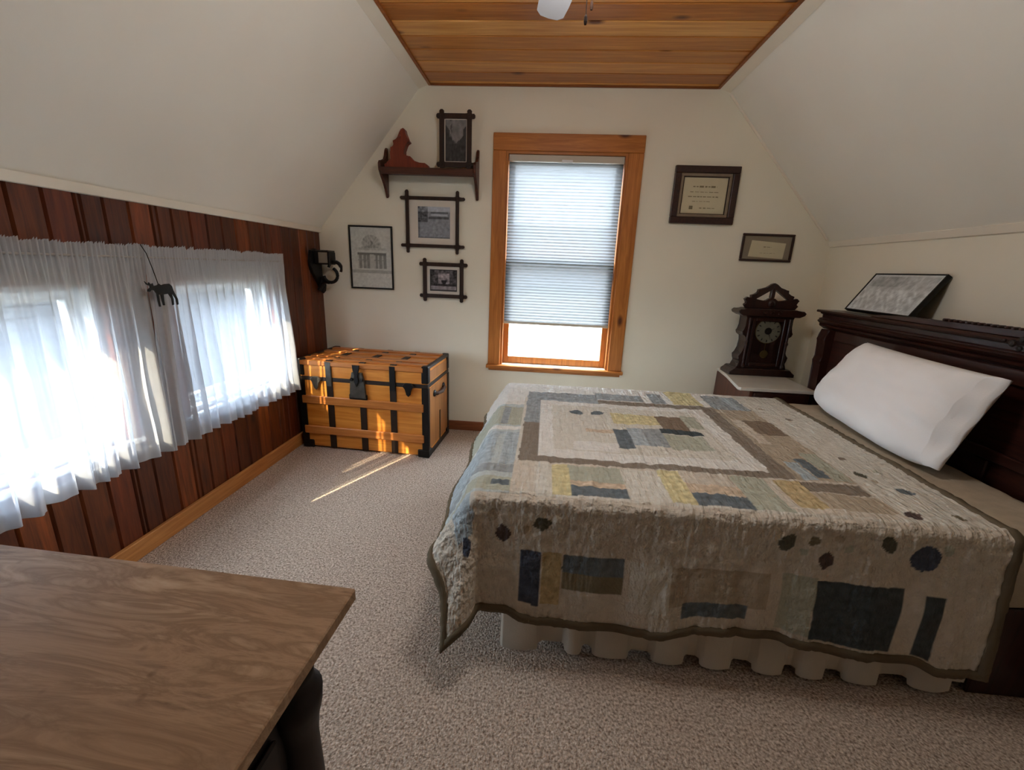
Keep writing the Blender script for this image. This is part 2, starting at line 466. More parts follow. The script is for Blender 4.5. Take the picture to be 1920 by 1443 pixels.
def color_grid(name, nx, ny, posf, colf, mat, parent=None, smooth=False, world=False):
    """a sheet of nx by ny faces, each face with its own printed colour"""
    verts, faces, cols = [], [], []
    for j in range(ny + 1):
        for i in range(nx + 1):
            verts.append(posf(i / nx, j / ny))
            cols.append(colf(i / nx, j / ny))
    for j in range(ny):
        for i in range(nx):
            a = j * (nx + 1) + i
            faces.append((a, a + 1, a + nx + 2, a + nx + 1))
    if world and parent is not None:
        off = Vector(ORG[parent.name]); verts = [tuple(Vector(v) - off) for v in verts]
    me = bpy.data.meshes.new(name)
    me.from_pydata(verts, [], faces)
    ca = me.color_attributes.new('Col', 'FLOAT_COLOR', 'POINT')
    buf = []
    for c in cols:
        buf.extend((*c, 1.0))
    ca.data.foreach_set('color', buf)
    if smooth:
        for p in me.polygons: p.use_smooth = True
    me.materials.append(M[mat])
    o = bpy.data.objects.new(name, me); COL.objects.link(o)
    if parent is not None: o.parent = parent
    return o

# ---------------------------------------------------------------- the room shell
T = 0.15
struct('floor', box(XL - T, XR + T, YB - T, D + T, -0.12, 0.0), 'carpet', 'beige speckled loop-pile carpet')

bm = bmesh.new()
OX0, OX1, OZ0, OZ1 = WX0, WX1, WZ0, WZ1
add_prism(bm, [(XL - T, -0.1), (OX0, -0.1), (OX0, ZC + 0.1), (XSL - 0.05, ZC + 0.1), (XL - T, ZKL - 0.02)], 'y', D, D + T)
add_prism(bm, [(OX1, -0.1), (XR + T, -0.1), (XR + T, ZKR), (XSR + 0.05, ZC + 0.1), (OX1, ZC + 0.1)], 'y', D, D + T)
add_box(bm, OX0, OX1, D, D + T, -0.1, OZ0)
add_box(bm, OX0, OX1, D, D + T, OZ1, ZC + 0.1)
struct('wall_far', bm, 'wall', 'cream painted gable wall with a window')

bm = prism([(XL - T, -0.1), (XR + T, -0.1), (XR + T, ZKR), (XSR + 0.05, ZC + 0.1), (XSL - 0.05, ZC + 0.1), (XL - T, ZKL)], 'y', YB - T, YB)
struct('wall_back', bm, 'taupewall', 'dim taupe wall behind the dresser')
struct('wall_right', box(XR, XR + T, YB, D, -0.1, ZKR + 0.02), 'wall', 'cream painted knee wall behind the bed')

# left knee wall: slab with two openings, faced with vertical boards
wl = bmesh.new()
def rects_minus(y0, y1, z0, z1):
    out = [(y0, y1, z0, z1)]
    for a, b in WIN_L:
        nxt = []
        for (p, q, r, s) in out:
            if q <= a or p >= b or s <= WLZ0 or r >= WLZ1:
                nxt.append((p, q, r, s)); continue
            if p < a: nxt.append((p, a, r, s))
            if q > b: nxt.append((b, q, r, s))
            p2, q2 = max(p, a), min(q, b)
            if r < WLZ0: nxt.append((p2, q2, r, WLZ0))
            if s > WLZ1: nxt.append((p2, q2, WLZ1, s))
        out = nxt
    return out
for (p, q, r, s) in rects_minus(YB, D, -0.1, ZKL + 0.02):
    add_box(wl, XL - T, XL - 0.016, p, q, r, s)
wall_left = struct('wall_left', wl, 'groove', 'knee wall of red-brown vertical boards')
def plank_bm(p, q, r, s):
    w = 0.006
    return prism([(XL - 0.0155, p), (XL - 0.0155, q), (XL - 0.009, q), (XL, q - w), (XL, p + w), (XL - 0.009, p)], 'z', r, s)
PITCH = 0.0975
y = 1.257 - PITCH * 18
plank_no = 0
cache = {}
while y < D - 0.005:
    a, b = max(y, YB), min(y + PITCH - 0.0015, D)
    pieces = rects_minus(a, b, 0.0, ZKL)
    for (p, q, r, s) in pieces:
        if q - p < 0.004: continue
        key = (round(q - p, 4), round(r, 3), round(s, 3))
        if key in cache:
            o = bpy.data.objects.new('plank', cache[key]); COL.objects.link(o); o.parent = wall_left
        else:
            o = obj('plank', plank_bm(0, q - p, r, s), 'panel', wall_left)
            cache[key] = o.data
        o.location = (0, p, 0)
        retone(o, PANEL_TONES[(plank_no * 7 + plank_no // 3) % 4])
    plank_no += 1
    y += PITCH

# sloped ceilings
def slope(name, xa, za, xb, zb, sgn, label):
    n = Vector((zb - za, 0, xa - xb)).normalized() * 0.12 * sgn
    pts = [(xa, za), (xb, zb), (xb + n.x, zb + n.z), (xa + n.x, za + n.z)]
    o = struct(name, prism(pts, 'y', YB, D), 'slope', label)
    return o
slope('ceiling_slope_left', XL, ZKL, XSL, ZC, -1, 'pale painted sloping ceiling above the panelled wall')
slope('ceiling_slope_right', XR, ZKR, XSR, ZC, 1, 'pale painted sloping ceiling above the bed head')
ceiling = struct('ceiling', box(XSL - 0.06, XSR + 0.06, YB - 0.02, D + 0.02, ZC + 0.012, ZC + 0.14), 'groove', 'flat ceiling of varnished pine boards')
CP = 0.1365
seams = []
y = 2.3685
while y > YB: y -= CP
y = max(y, YB - CP)
cm = None
ceil_no = 0
while y < D - 0.01:
    a, b = max(y, YB), min(y + CP - 0.008, D)
    w = 0.0035
    L = b - a
    prof = [(0, ZC + 0.0118), (L, ZC + 0.0118), (L, ZC + w), (L - w, ZC), (w, ZC), (0, ZC + w)]
    if cm is not None and abs(L - CP + 0.008) < 1e-4:
        o = bpy.data.objects.new('plank', cm); COL.objects.link(o); o.parent = ceiling
    else:
        o = obj('plank', prism(prof, 'x', XCL, XCR), 'ceil', ceiling)
        if abs(L - CP + 0.008) < 1e-4: cm = o.data
    o.location = (0, a, 0)
    retone(o, CEIL_TONES[(ceil_no * 3 + ceil_no // 4) % 4]); ceil_no += 1
    y += CP
# trims round the boarded ceiling, the slopes and the floor
def trim(n, bm, mat, label):
    return struct('trim_%d' % n, bm, mat, label)
trim(1, box(XCL - 0.004, XCL + 0.012, YB, D, ZC - 0.010, ZC + 0.011), 'ceiltrim', 'brown bead beside the pine boards, panelled side')
trim(2, box(XCR - 0.012, XCR + 0.004, YB, D, ZC - 0.010, ZC + 0.011), 'ceiltrim', 'brown bead beside the pine boards, bed side')
trim(3, box(XCL + 0.0125, XCR - 0.0125, D - 0.013, D - 0.0005, ZC - 0.011, ZC - 0.0003), 'ceiltrim', 'brown bead where pine boards meet the window wall')
trim(4, prism([(XSL - 0.022, ZC - 0.030), (XCL - 0.0045, ZC - 0.008), (XCL - 0.0045, ZC + 0.011), (XSL, ZC + 0.011)], 'y', YB, D - 0.0005, 0.002), 'trimwhite', 'white strip between slope and pine boards, panelled side')
trim(5, prism([(XSR + 0.022, ZC - 0.030), (XCR + 0.0045, ZC - 0.008), (XCR + 0.0045, ZC + 0.011), (XSR, ZC + 0.011)], 'y', YB, D - 0.0005, 0.002), 'trimwhite', 'white strip between slope and pine boards, bed side')
trim(6, prism([(XR - 0.001, ZKR - 0.018), (XR - 0.012, ZKR - 0.014), (XR - 0.024, ZKR + 0.018), (XR - 0.018, ZKR + 0.020)], 'y', YB, D - 0.0005), 'trimwhite', 'narrow cream bead above the bed-side knee wall')
trim(7, prism([(XL + 0.0005, ZKL - 0.012), (XL + 0.012, ZKL - 0.010), (XL + 0.024, ZKL + 0.020), (XL + 0.016, ZKL + 0.016)], 'y', YB, D - 0.0005), 'trimwhite', 'narrow cream bead above the red-brown boards')
def slope_bead(n, xa, za, xb, zb, label):
    dv = Vector((xb - xa, zb - za)).normalized(); nn = Vector((-dv.y, dv.x)) * 0.012
    if nn.y > 0: nn = -nn
    trim(n, prism([(xa, za), (xb, zb), (xb + nn.x, zb + nn.y), (xa + nn.x, za + nn.y)], 'y', D - 0.010, D - 0.0005), 'trimwhite', label)
slope_bead(8, XR - 0.03, ZKR + 0.032, XSR + 0.03, ZC - 0.034, 'cream bead along the slope edge on the window wall, bed side')
struct('baseboard_left', box(XL + 0.0005, XL + 0.02, YB, D - 0.0005, 0.0, 0.080, 0.003), 'pinebase', 'pine skirting under the red-brown boards')
struct('baseboard_far', box(XL + 0.021, XR - 0.016, D - 0.015, D - 0.0005, 0.0, 0.072, 0.003), 'brownbase', 'brown skirting on the window wall')
struct('baseboard_right', box(XR - 0.015, XR - 0.0005, YB, D - 0.0005, 0.0, 0.072, 0.003), 'brownbase', 'brown skirting behind the bed')

# ---------------------------------------------------------------- far window
w1 = struct('window_1', bmesh.new(), 'pine', 'pine cased window with a pale pleated shade')
bpy.data.objects.remove(w1)
w1 = bpy.data.objects.new('window_1', None); COL.objects.link(w1); w1['kind'] = 'structure'
w1['label'] = 'pine cased window with a pale pleated shade'
w1.location = (0.08, D, WZ0); ORG['window_1'] = (0.08, D, WZ0)
CY0 = D - 0.020
CX0, CX1, CZ0, CZ1 = -0.400, 0.5676, 0.533, 2.060
def wpart(n, bm, mat): return obj(n, bm, mat, w1, world=True)
wpart('casing', box(CX0, WX0 + 0.004, CY0, D - 0.0005, CZ0, WZ1 - 0.004, 0.003), 'pine')
wpart('casing', box(WX1 - 0.004, CX1, CY0, D - 0.0005, CZ0, WZ1 - 0.004, 0.003), 'pine')
wpart('casing', box(CX0, CX1, CY0 - 0.002, D - 0.0005, WZ1 - 0.003, CZ1, 0.003), 'pinex')
wpart('sill', box(CX0 - 0.012, CX1 + 0.012, CY0 - 0.022, D + 0.05, 0.510, 0.534, 0.004), 'pinex')
wpart('apron', box(CX0 + 0.005, CX1 - 0.005, CY0 + 0.004, D - 0.0005, 0.490, 0.5095, 0.003), 'pinex')
wpart('jamb', box(WX0 + 0.0005, WX0 + 0.018, D + 0.0, D + T - 0.005, WZ0, WZ1), 'pine')
wpart('jamb', box(WX1 - 0.018, WX1 - 0.0005, D + 0.0, D + T - 0.005, WZ0, WZ1), 'pine')
wpart('head_jamb', box(WX0 + 0.0185, WX1 - 0.0185, D, D + T - 0.005, WZ1 - 0.018, WZ1 - 0.0005), 'pinex')
def sash(z0, z1, y0, st, br, tr):
    f = bmesh.new()
    x0, x1 = WX0 + 0.019, WX1 - 0.019
    add_box(f, x0, x0 + st, y0, y0 + 0.03, z0, z1, 0.002)
    add_box(f, x1 - st, x1, y0, y0 + 0.03, z0, z1, 0.002)
    add_box(f, x0 + st, x1 - st, y0, y0 + 0.03, z0, z0 + br, 0.002)
    add_box(f, x0 + st, x1 - st, y0, y0 + 0.03, z1 - tr, z1, 0.002)
    s = wpart('sash', f, 'pine')
    g = box(x0 + st, x1 - st, y0 + 0.013, y0 + 0.016, z0 + br, z1 - tr)
    bmesh.ops.translate(g, verts=g.verts, vec=-Vector(ORG['window_1']))
    p = obj('pane', g, 'glass', s)
sash(0.537, 1.285, D + 0.060, 0.038, 0.05, 0.035)
sash(1.252, WZ1 - 0.0185, D + 0.093, 0.038, 0.035, 0.045)

# pleated shade hanging inside the window
sh = thing('pleated_shade', 'pale pleated shade drawn most of the way down in the pine window', 'blind', (0.078, D + 0.03, 0.835))
SX0, SX1 = WX0 + 0.021, WX1 - 0.021
obj('head_rail', box(SX0, SX1, D + 0.008, D + 0.052, 1.902, 1.942, 0.003), 'shaderail', sh, world=True)
bm = bmesh.new()
n = 104
rows = []
for k in range(n + 1):
    z = 1.901 - (1.901 - 0.852) * k / n
    yy = D + 0.030 + (0.0035 if k % 2 else -0.0035)
    rows.append([bm.verts.new((x, yy, z)) for x in (SX0 + 0.002, SX1 - 0.002)])
for a, b in zip(rows, rows[1:]):
    bm.faces.new((a[0], a[1], b[1], b[0]))
obj('pleats', bm, 'shade', sh, world=True)
obj('bottom_rail', box(SX0, SX1, D + 0.016, D + 0.044, 0.834, 0.852, 0.004), 'shaderail', sh, world=True)
obj('pull_tab', box(0.05, 0.12, D + 0.004, D + 0.0078, 1.897, 1.915, 0.001), 'vinyl', sh, world=True)

# ---------------------------------------------------------------- left windows
for wi, (a, b) in enumerate(WIN_L):
    nm = 'window_%d' % (wi + 2)
    w = bpy.data.objects.new(nm, None); COL.objects.link(w); w['kind'] = 'structure'
    w['label'] = ['white sash window behind the pair of curtains by the dresser', 'white sash window behind the wide curtain by the trunk'][wi]
    o0 = (XL, (a + b) / 2, WLZ0); w.location = o0; ORG[nm] = o0
    f = bmesh.new()
    X0, X1 = XL - 0.145, XL - 0.02
    add_box(f, X0, X1, a + 0.0005, a + 0.02, WLZ0, WLZ1)
    add_box(f, X0, X1, b - 0.02, b - 0.0005, WLZ0, WLZ1)
    add_box(f, X0, X1, a + 0.02, b - 0.02, WLZ0, WLZ0 + 0.02)
    add_box(f, X0, X1, a + 0.02, b - 0.02, WLZ1 - 0.02, WLZ1)
    obj('window_frame', f, 'vinyl', w, world=True)
    s = bmesh.new()
    X0, X1 = XL - 0.11, XL - 0.075
    add_box(s, X0, X1, a + 0.021, a + 0.056, WLZ0 + 0.021, WLZ1 - 0.021, 0.002)
    add_box(s, X0, X1, b - 0.056, b - 0.021, WLZ0 + 0.021, WLZ1 - 0.021, 0.002)
    add_box(s, X0, X1, a + 0.056, b - 0.056, WLZ0 + 0.021, WLZ0 + 0.06, 0.002)
    add_box(s, X0, X1, a + 0.056, b - 0.056, WLZ1 - 0.056, WLZ1 - 0.021, 0.002)
    so = obj('sash', s, 'vinyl', w, world=True)
    g = box(XL - 0.095, XL - 0.092, a + 0.056, b - 0.056, WLZ0 + 0.06, WLZ1 - 0.056)
    bmesh.ops.translate(g, verts=g.verts, vec=-Vector(o0))
    obj('pane', g, 'glass', so)
    c = bmesh.new()
    add_box(c, XL - 0.016, XL + 0.012, a - 0.045, a - 0.0005, WLZ0 - 0.0, WLZ1, 0.002)
    add_box(c, XL - 0.016, XL + 0.012, b + 0.0005, b + 0.045, WLZ0 - 0.0, WLZ1, 0.002)
    add_box(c, XL - 0.016, XL + 0.012, a - 0.045, b + 0.045, WLZ1 + 0.0005, WLZ1 + 0.045, 0.002)
    obj('casing', c, 'panel', w, world=True)
    obj('sill', box(XL - 0.07, XL + 0.022, a - 0.05, b + 0.05, WLZ0 - 0.022, WLZ0 - 0.0005, 0.003), 'vinyl', w, world=True)

# ---------------------------------------------------------------- curtains and their rods
XCUR = XL + 0.062
def fbm(x, s):
    return noise.noise(Vector((x, s, 0.37)))
def curtain(label, yt0, yt1, yb0, yb1, zb, seed, nf, gap=None):
    NY, NZ = int((yt1 - yt0) * 300), 60
    zt, zrod = 1.243, 1.205
    verts, faces = [], []
    rng = random.Random(seed)
    ph = [rng.uniform(0, 6.28) for _ in range(6)]
    for j in range(NZ + 1):
        v = j / NZ
        z = zt + (zb - zt) * v
        for i in range(NY + 1):
            u = i / NY
            uu = u + 0.020 * math.sin(2 * PI * u * 1.5 + ph[3]) * v
            y = (yt0 + (yt1 - yt0) * uu) * (1 - v) + (yb0 + (yb1 - yb0) * uu) * v
            warp = u + 0.05 * fbm(u * 4 + seed, 2.0) + 0.012 * fbm(v * 3 + u * 3, seed)
            big = math.sin(2 * PI * nf * warp + ph[0]) * 0.75 + 0.45 * math.sin(2 * PI * nf * 1.63 * warp + ph[1])
            tiny = math.sin(2 * PI * nf * 4.2 * u + ph[2] + 2.5 * fbm(u * 9, seed + 3)) 
            amp = 0.006 + 0.018 * min(1, max(0, (v - 0.03)) * 1.6)
            t = max(0.0, 1 - v * 5.0)
            x = XCUR + amp * big * (1 - t * 0.8) + 0.011 * t * tiny * (1 + 0.6 * fbm(u * 30, seed + 4)) + 0.0025 * tiny * (1 - t) * (1 - v)
            if abs(z - zrod) < 0.012: x = XCUR + (x - XCUR) * 0.9
            zz = z + 0.006 * v * fbm(u * 10, seed + 9) + ((0.009 * tiny + 0.010 * fbm(u * 60, seed + 5)) * (1 - v * 16) if v < 0.0625 else 0)
            if v > 0.96: zz += 0.0
            verts.append((max(x, XL + 0.024), y, zz))
    for j in range(NZ):
        for i in range(NY):
            a = j * (NY + 1) + i
            faces.append((a, a + 1, a + NY + 2, a + NY + 1))
    t = thing('sheer_curtain', label, 'curtain', (XCUR, (yt0 + yt1) / 2, zb), group='sheer curtains on the panelled wall')
    bm = bmesh.new()
    off = Vector(ORG[t.name] if t.name in ORG else (0, 0, 0))
    vs = [bm.verts.new(Vector(v) - Vector(t.location)) for v in verts]
    for f in faces: bm.faces.new([vs[i] for i in f])
    o = obj('cloth', bm, 'sheer', t, smooth=True)
    # the turned-up hem is a second layer of cloth
    hb = bmesh.new()
    H0 = NZ - 4
    hv = {}
    for j in range(H0, NZ + 1):
        for i in range(NY + 1):
            q = verts[j * (NY + 1) + i]
            hv[(i, j)] = hb.verts.new(Vector((q[0] - 0.002, q[1], q[2])) - Vector(t.location))
    for j in range(H0, NZ):
        for i in range(NY):
            hb.faces.new((hv[(i, j)], hv[(i + 1, j)], hv[(i + 1, j + 1)], hv[(i, j + 1)]))
    obj('hem', hb, 'sheer', t, smooth=True)
    # gathered heading above the rod, doubled cloth
    gb = bmesh.new(); gv = {}
    for j in range(0, 6):
        for i in range(NY + 1):
            q = verts[j * (NY + 1) + i]
            gv[(i, j)] = gb.verts.new(Vector((q[0] - 0.010, q[1], q[2])) - Vector(t.location))
    for j in range(0, 5):
        for i in range(NY):
            gb.faces.new((gv[(i, j)], gv[(i + 1, j)], gv[(i + 1, j + 1)], gv[(i, j + 1)]))
    obj('heading', gb, 'sheer', t, smooth=True)
    return t
curtain('sheer white curtain panel behind the stone-topped dresser', 0.50, 1.135, 0.50, 1.098, 0.405, 3, 8)
curtain('narrow sheer white curtain panel hanging between moose ornament and dresser-side curtain', 1.135, 1.604, 1.115, 1.590, 0.415, 5, 7)
curtain('wide sheer white curtain ending beside the trunk', 1.606, 2.512, 1.592, 2.555, 0.412, 9, 15)
def rod(y0, y1, label):
    t = thing('curtain_rod', label, 'curtain rod', (XCUR, (y0 + y1) / 2, 1.205), group='curtain rods')
    obj('rod', tube([(XCUR, y0, 1.205), (XCUR, y1, 1.205)], 0.004, 8), 'steel', t, world=True)
    for yy in (y0, y1):
        obj('bracket', box(XL + 0.0005, XCUR, yy - 0.006, yy + 0.006, 1.195, 1.215), 'steel', t, world=True)
rod(0.58, 1.61, 'thin dull metal rod carrying the pair of curtains by the dresser')
rod(1.625, 2.505, 'thin dull metal rod carrying the wide curtain by the trunk')

# black moose ornament hanging on a cord between the curtains
mo = thing('moose_ornament', 'small black moose silhouette hanging on a cord over the curtains', 'ornament', (XCUR + 0.052, 1.60, 1.02))
ms = [(-0.052, 0.098), (-0.040, 0.086), (-0.036, 0.094), (-0.030, 0.086), (-0.022, 0.090), (-0.020, 0.080), (-0.006, 0.082), (0.002, 0.088), (0.010, 0.082), (0.024, 0.086), (0.044, 0.087),
      (0.054, 0.076), (0.057, 0.060), (0.062, 0.046), (0.070, 0.026), (0.070, 0.004), (0.064, 0.002), (0.062, 0.026), (0.052, 0.044), (0.048, 0.046), (0.052, 0.026), (0.050, 0.004), (0.044, 0.002),
      (0.044, 0.028), (0.034, 0.048), (0.014, 0.046), (0.012, 0.024), (0.012, 0.004), (0.006, 0.004), (0.004, 0.024), (0.002, 0.046), (-0.006, 0.046), (-0.006, 0.022), (-0.005, 0.000), (-0.011, 0.000),
      (-0.013, 0.024), (-0.013, 0.050), (-0.020, 0.062), (-0.030, 0.066), (-0.038, 0.058), (-0.046, 0.060), (-0.044, 0.068), (-0.034, 0.074), (-0.034, 0.080), (-0.046, 0.086)]
obj('silhouette', prism([(p[0], p[1]) for p in ms], 'x', -0.002, 0.002), 'black', mo)
mo.rotation_euler = (0, 0, -0.12)
obj('cord', tube([(0, 0.000, 0.085), (-0.006, -0.006, 0.14), (-0.014, -0.014, 0.20), (-0.03, -0.018, 0.232)], 0.0016, 6), 'cord', mo)

# ---------------------------------------------------------------- steamer trunk
TW, TD, TH = 0.874, 0.475, 0.612
tr = thing('steamer_trunk', 'antique golden wooden steamer trunk with black straps and iron lock', 'trunk', (-1.127, 2.795, 0.0), (0, 0, math.radians(-3.0)))
hw, hd = TW / 2, TD / 2
obj('body', box(-hw + 0.006, hw - 0.006, -hd + 0.006, hd - 0.006, 0.012, 0.474, 0.004), 'trunkskin', tr)
lid = obj('lid', box(-hw + 0.006, hw - 0.006, -hd + 0.006, hd - 0.006, 0.482, TH - 0.010, 0.012, 3), 'trunkskin', tr)
obj('rim', box(-hw + 0.002, hw - 0.002, -hd + 0.002, hd - 0.002, 0.470, 0.496, 0.002), 'strap', tr)
obj('end_panel', box(hw - 0.0065, hw - 0.0035, -hd + 0.03, hd - 0.03, 0.05, 0.462), 'trunkside', tr)
obj('end_panel', box(hw - 0.0065, hw - 0.0035, -hd + 0.03, hd - 0.03, 0.505, TH - 0.04), 'trunkside', tr)
for z in (0.131, 0.340):
    obj('slat', box(-hw + 0.02, hw - 0.03, -hd - 0.008, -hd + 0.006, z - 0.027, z + 0.027, 0.004), 'trunkslat', tr)
obj('slat', box(-hw + 0.02, hw - 0.03, -hd - 0.004, -hd + 0.010, 0.570, 0.604, 0.005), 'trunkslat', tr)
for yy in (-hd + 0.060, -0.09, 0.07, hd - 0.06):
    obj('slat', box(-hw + 0.02, hw - 0.03, yy - 0.028, yy + 0.028, TH - 0.012, TH - 0.001, 0.004), 'trunkslat', lid)
for u in (0.245, 0.50, 0.735):
    x = -hw + TW * u
    obj('strap', box(x - 0.021, x + 0.021, -hd + 0.001, -hd + 0.007, 0.012, 0.470), 'strap', tr)
    if u != 0.50:
        obj('strap', box(x - 0.019, x + 0.019, -hd - 0.006, -hd + 0.007, 0.440, 0.600, 0.002), 'black' if u > 0.5 else 'tin', lid)  # glare on the left lid strap is put into its paler colour
    obj('strap', box(x - 0.019, x + 0.019, -hd + 0.01, hd - 0.01, TH - 0.0108, TH - 0.004), 'strap', lid)
xl = -hw + TW * 0.47
lk = obj('lock', prism([(xl - 0.055, 0.376), (xl + 0.055, 0.376), (xl + 0.05, 0.43), (xl + 0.044, 0.50), (xl + 0.034, 0.545), (xl - 0.034, 0.545), (xl - 0.044, 0.50), (xl - 0.05, 0.43)], 'y', -hd - 0.014, -hd + 0.004, 0.003), 'tin', tr)
obj('lock_base', box(xl - 0.060, xl + 0.060, -hd - 0.010, -hd + 0.005, 0.366, 0.400, 0.003), 'black', lk)
obj('hasp', prism([(xl - 0.024, 0.595), (xl - 0.020, 0.56), (xl - 0.008, 0.530), (xl - 0.016, 0.49), (xl, 0.455), (xl + 0.016, 0.49), (xl + 0.008, 0.530), (xl + 0.020, 0.56), (xl + 0.024, 0.595)], 'y', -hd - 0.024, -hd - 0.0145, 0.002), 'black', lk)
for sgn in (-1, 1):
    obj('key_boss', lathe([(0.010, -hd - 0.022), (0.012, -hd - 0.014)], axis='y', cx=xl + sgn * 0.034, cz=0.50, n=12), 'black', lk)
for u in (0.145, 0.855):
    x = -hw + TW * u
    q = obj('latch', prism([(x - 0.040, 0.482), (x - 0.020, 0.500), (x + 0.020, 0.500), (x + 0.040, 0.482), (x + 0.018, 0.462), (x + 0.014, 0.425), (x, 0.412), (x - 0.014, 0.425), (x - 0.018, 0.462)], 'y', -hd - 0.014, -hd + 0.002, 0.003), 'tin' if u < 0.5 else 'black', tr)
# corner irons: upright angles, bottom and top corner caps
for sx in (-1, 1):
    for sy in (-1, 1):
        xa, xb = sorted((sx * hw, sx * (hw - 0.042)))
        ya, yb = sorted((sy * hd, sy * (hd - 0.030)))
        ang = bmesh.new()
        add_box(ang, xa, xb, *sorted((sy * (hd + 0.001), sy * (hd - 0.006))), 0.0, 0.470)
        add_box(ang, *sorted((sx * (hw + 0.001), sx * (hw - 0.006))), ya, yb, 0.0, 0.470)
        obj('corner_iron', ang, 'black', tr)
        cap = bmesh.new()
        add_box(cap, *sorted((sx * (hw + 0.003), sx * (hw - 0.075))), *sorted((sy * (hd + 0.003), sy * (hd - 0.06))), 0.0, 0.055, 0.006)
        obj('corner_cap', cap, 'black', tr)
        cap = bmesh.new()
        add_box(cap, *sorted((sx * (hw + 0.002), sx * (hw - 0.045))), *sorted((sy * (hd + 0.002), sy * (hd - 0.045))), 0.50, TH, 0.008, 2)
        obj('corner_cap', cap, 'black', lid)
for sx in (-1, 1):
    ed = bmesh.new()
    xa, xb = sorted((sx * (hw + 0.001), sx * (hw - 0.028)))
    add_box(ed, xa, xb, -hd + 0.03, hd - 0.03, TH - 0.022, TH - 0.002, 0.004)
    obj('edge_iron', ed, 'strap', lid)
    ed = bmesh.new()
    xa, xb = sorted((sx * (hw + 0.002), sx * (hw - 0.012)))
    add_box(ed, xa, xb, -hd + 0.03, hd - 0.03, 0.0, 0.034, 0.003)
    obj('edge_iron', ed, 'strap', tr)
hx = hw - 0.003
hn = obj('handle', tube([(hx + 0.002, -0.10, 0.405), (hx + 0.016, -0.085, 0.400), (hx + 0.022, 0.0, 0.392), (hx + 0.016, 0.085, 0.400), (hx + 0.002, 0.10, 0.405)], [0.010, 0.012, 0.013, 0.012, 0.010], 10), 'leather', tr)
for yy in (-0.10, 0.10):
    obj('handle_cap', lathe([(0.024, hx - 0.002), (0.022, hx + 0.006), (0.010, hx + 0.012)], axis='x', cy=yy, cz=0.405, n=16), 'black', hn)
obj('side_strap', box(hw - 0.004, hw - 0.001, 0.012, 0.032, 0.03, 0.25), 'strap', tr)

# ---------------------------------------------------------------- things on the far wall
def stick_frame(name, label, x0, x1, z0, z1, ycen, over, st, colf, mat_margin, nx, ny, matcol='matwhite'):
    cx, cz = (x0 + x1) / 2, (z0 + z1) / 2
    t = thing(name, label, 'picture', (cx, ycen, z0 - over))
    zoff = -(z0 - over)
    def lz(z): return z + zoff
    def bar(ax, at, a, b, yo):
        bm = bmesh.new()
        hs = st / 2
        e = 0.028
        sh = [(a - over, -hs * 0.45), (a - over + 0.008, -hs), (a - over * 0.45, -hs * 0.75), (a - 0.01, -hs * 1.25), (a + e, -hs), (b - e, -hs), (b + 0.01, -hs * 1.25), (b + over * 0.45, -hs * 0.75), (b + over - 0.008, -hs), (b + over, -hs * 0.45)]
        sh = sh + [(p, -q) for p, q in sh[::-1]]
        pts = [(p, lz(at) + q) for p, q in sh] if ax == 'x' else [(at + q, lz(p)) for p, q in sh]
        add_prism(bm, pts, 'y', yo - 0.006, yo + 0.006, 0.002)
        return obj('stick', bm, 'framewood', t)
    bar('x', z1, x0 - cx, x1 - cx, 0.000); bar('x', z0, x0 - cx, x1 - cx, 0.000)
    bar('z', x0 - cx, z0, z1, -0.006); bar('z', x1 - cx, z0, z1, -0.006)
    for px in (x0 - cx, x1 - cx):
        for pz in (lz(z0), lz(z1)):
            bm = bmesh.new()
            add_prism(bm, [(px - 0.010, pz), (px, pz - 0.010), (px + 0.010, pz), (px, pz + 0.010)], 'y', -0.0175, -0.0125, 0.001)
            obj('corner_leaf', bm, 'framewood', t)
    obj('mat_board', box(x0 - cx, x1 - cx, 0.002, 0.007, lz(z0), lz(z1)), matcol, t)
    mx, mz = mat_margin
    xa, xb, za, zb = x0 - cx + mx[0], x1 - cx - mx[1], lz(z0) + mz[0], lz(z1) - mz[1]
    color_grid('print', nx, ny, lambda u, v: (xa + (xb - xa) * u, 0.0008, za + (zb - za) * v), colf, 'picture', t)
    return t
def g(v, tint=(1, 1, 1)):
    return tuple(lin((v * tint[0], v * tint[1], v * tint[2])))
def n2(u, v, s, o=0): return noise.noise(Vector((u * s, v * s, o)))

def pic_house(u, v):       # small dark photograph in a white mat
    base = 70 + 55 * n2(u, v, 9, 1.3) + 40 * n2(u, v, 22, 4.1)
    if v > 0.62: base = 96 + 60 * n2(u, v, 12, 2) - (40 if (u < 0.16 or u > 0.86) else 0)
    if 0.30 < u < 0.72 and 0.35 < v < 0.82: base += 75
    if 0.42 < u < 0.62 and 0.28 < v < 0.52 and abs(u - 0.52) < (v - 0.24) * 0.5: base = 40
    if v < 0.24: base = 150 + 40 * n2(u, v, 10, 7)
    if v < 0.06 or v > 0.95 or u < 0.04 or u > 0.96: base = 60
    return g(max(20, min(215, base)), (1.0, 0.95, 0.98))
def pic_village(u, v):     # bluish engraving of roofs and a tree
    base = 150 + 22 * n2(u, v, 11, 3) + 14 * n2(u, v, 30, 9)
    if v > 0.84: base = 190 + 20 * n2(u, v, 9, 2)
    if u < 0.30 and v > 0.52: base -= 55 + 60 * n2(u, v, 16, 5)
    if 0.34 < u < 0.96 and 0.62 < v < 0.70: base -= 60
    if 0.40 < u < 0.92 and 0.71 < v < 0.77: base += 40
    if 0.40 < u < 0.95 and 0.79 < v < 0.83: base -= 45
    if u < 0.05 or v < 0.04: base -= 30
    return g(max(60, min(225, base)), (0.95, 0.98, 1.03))
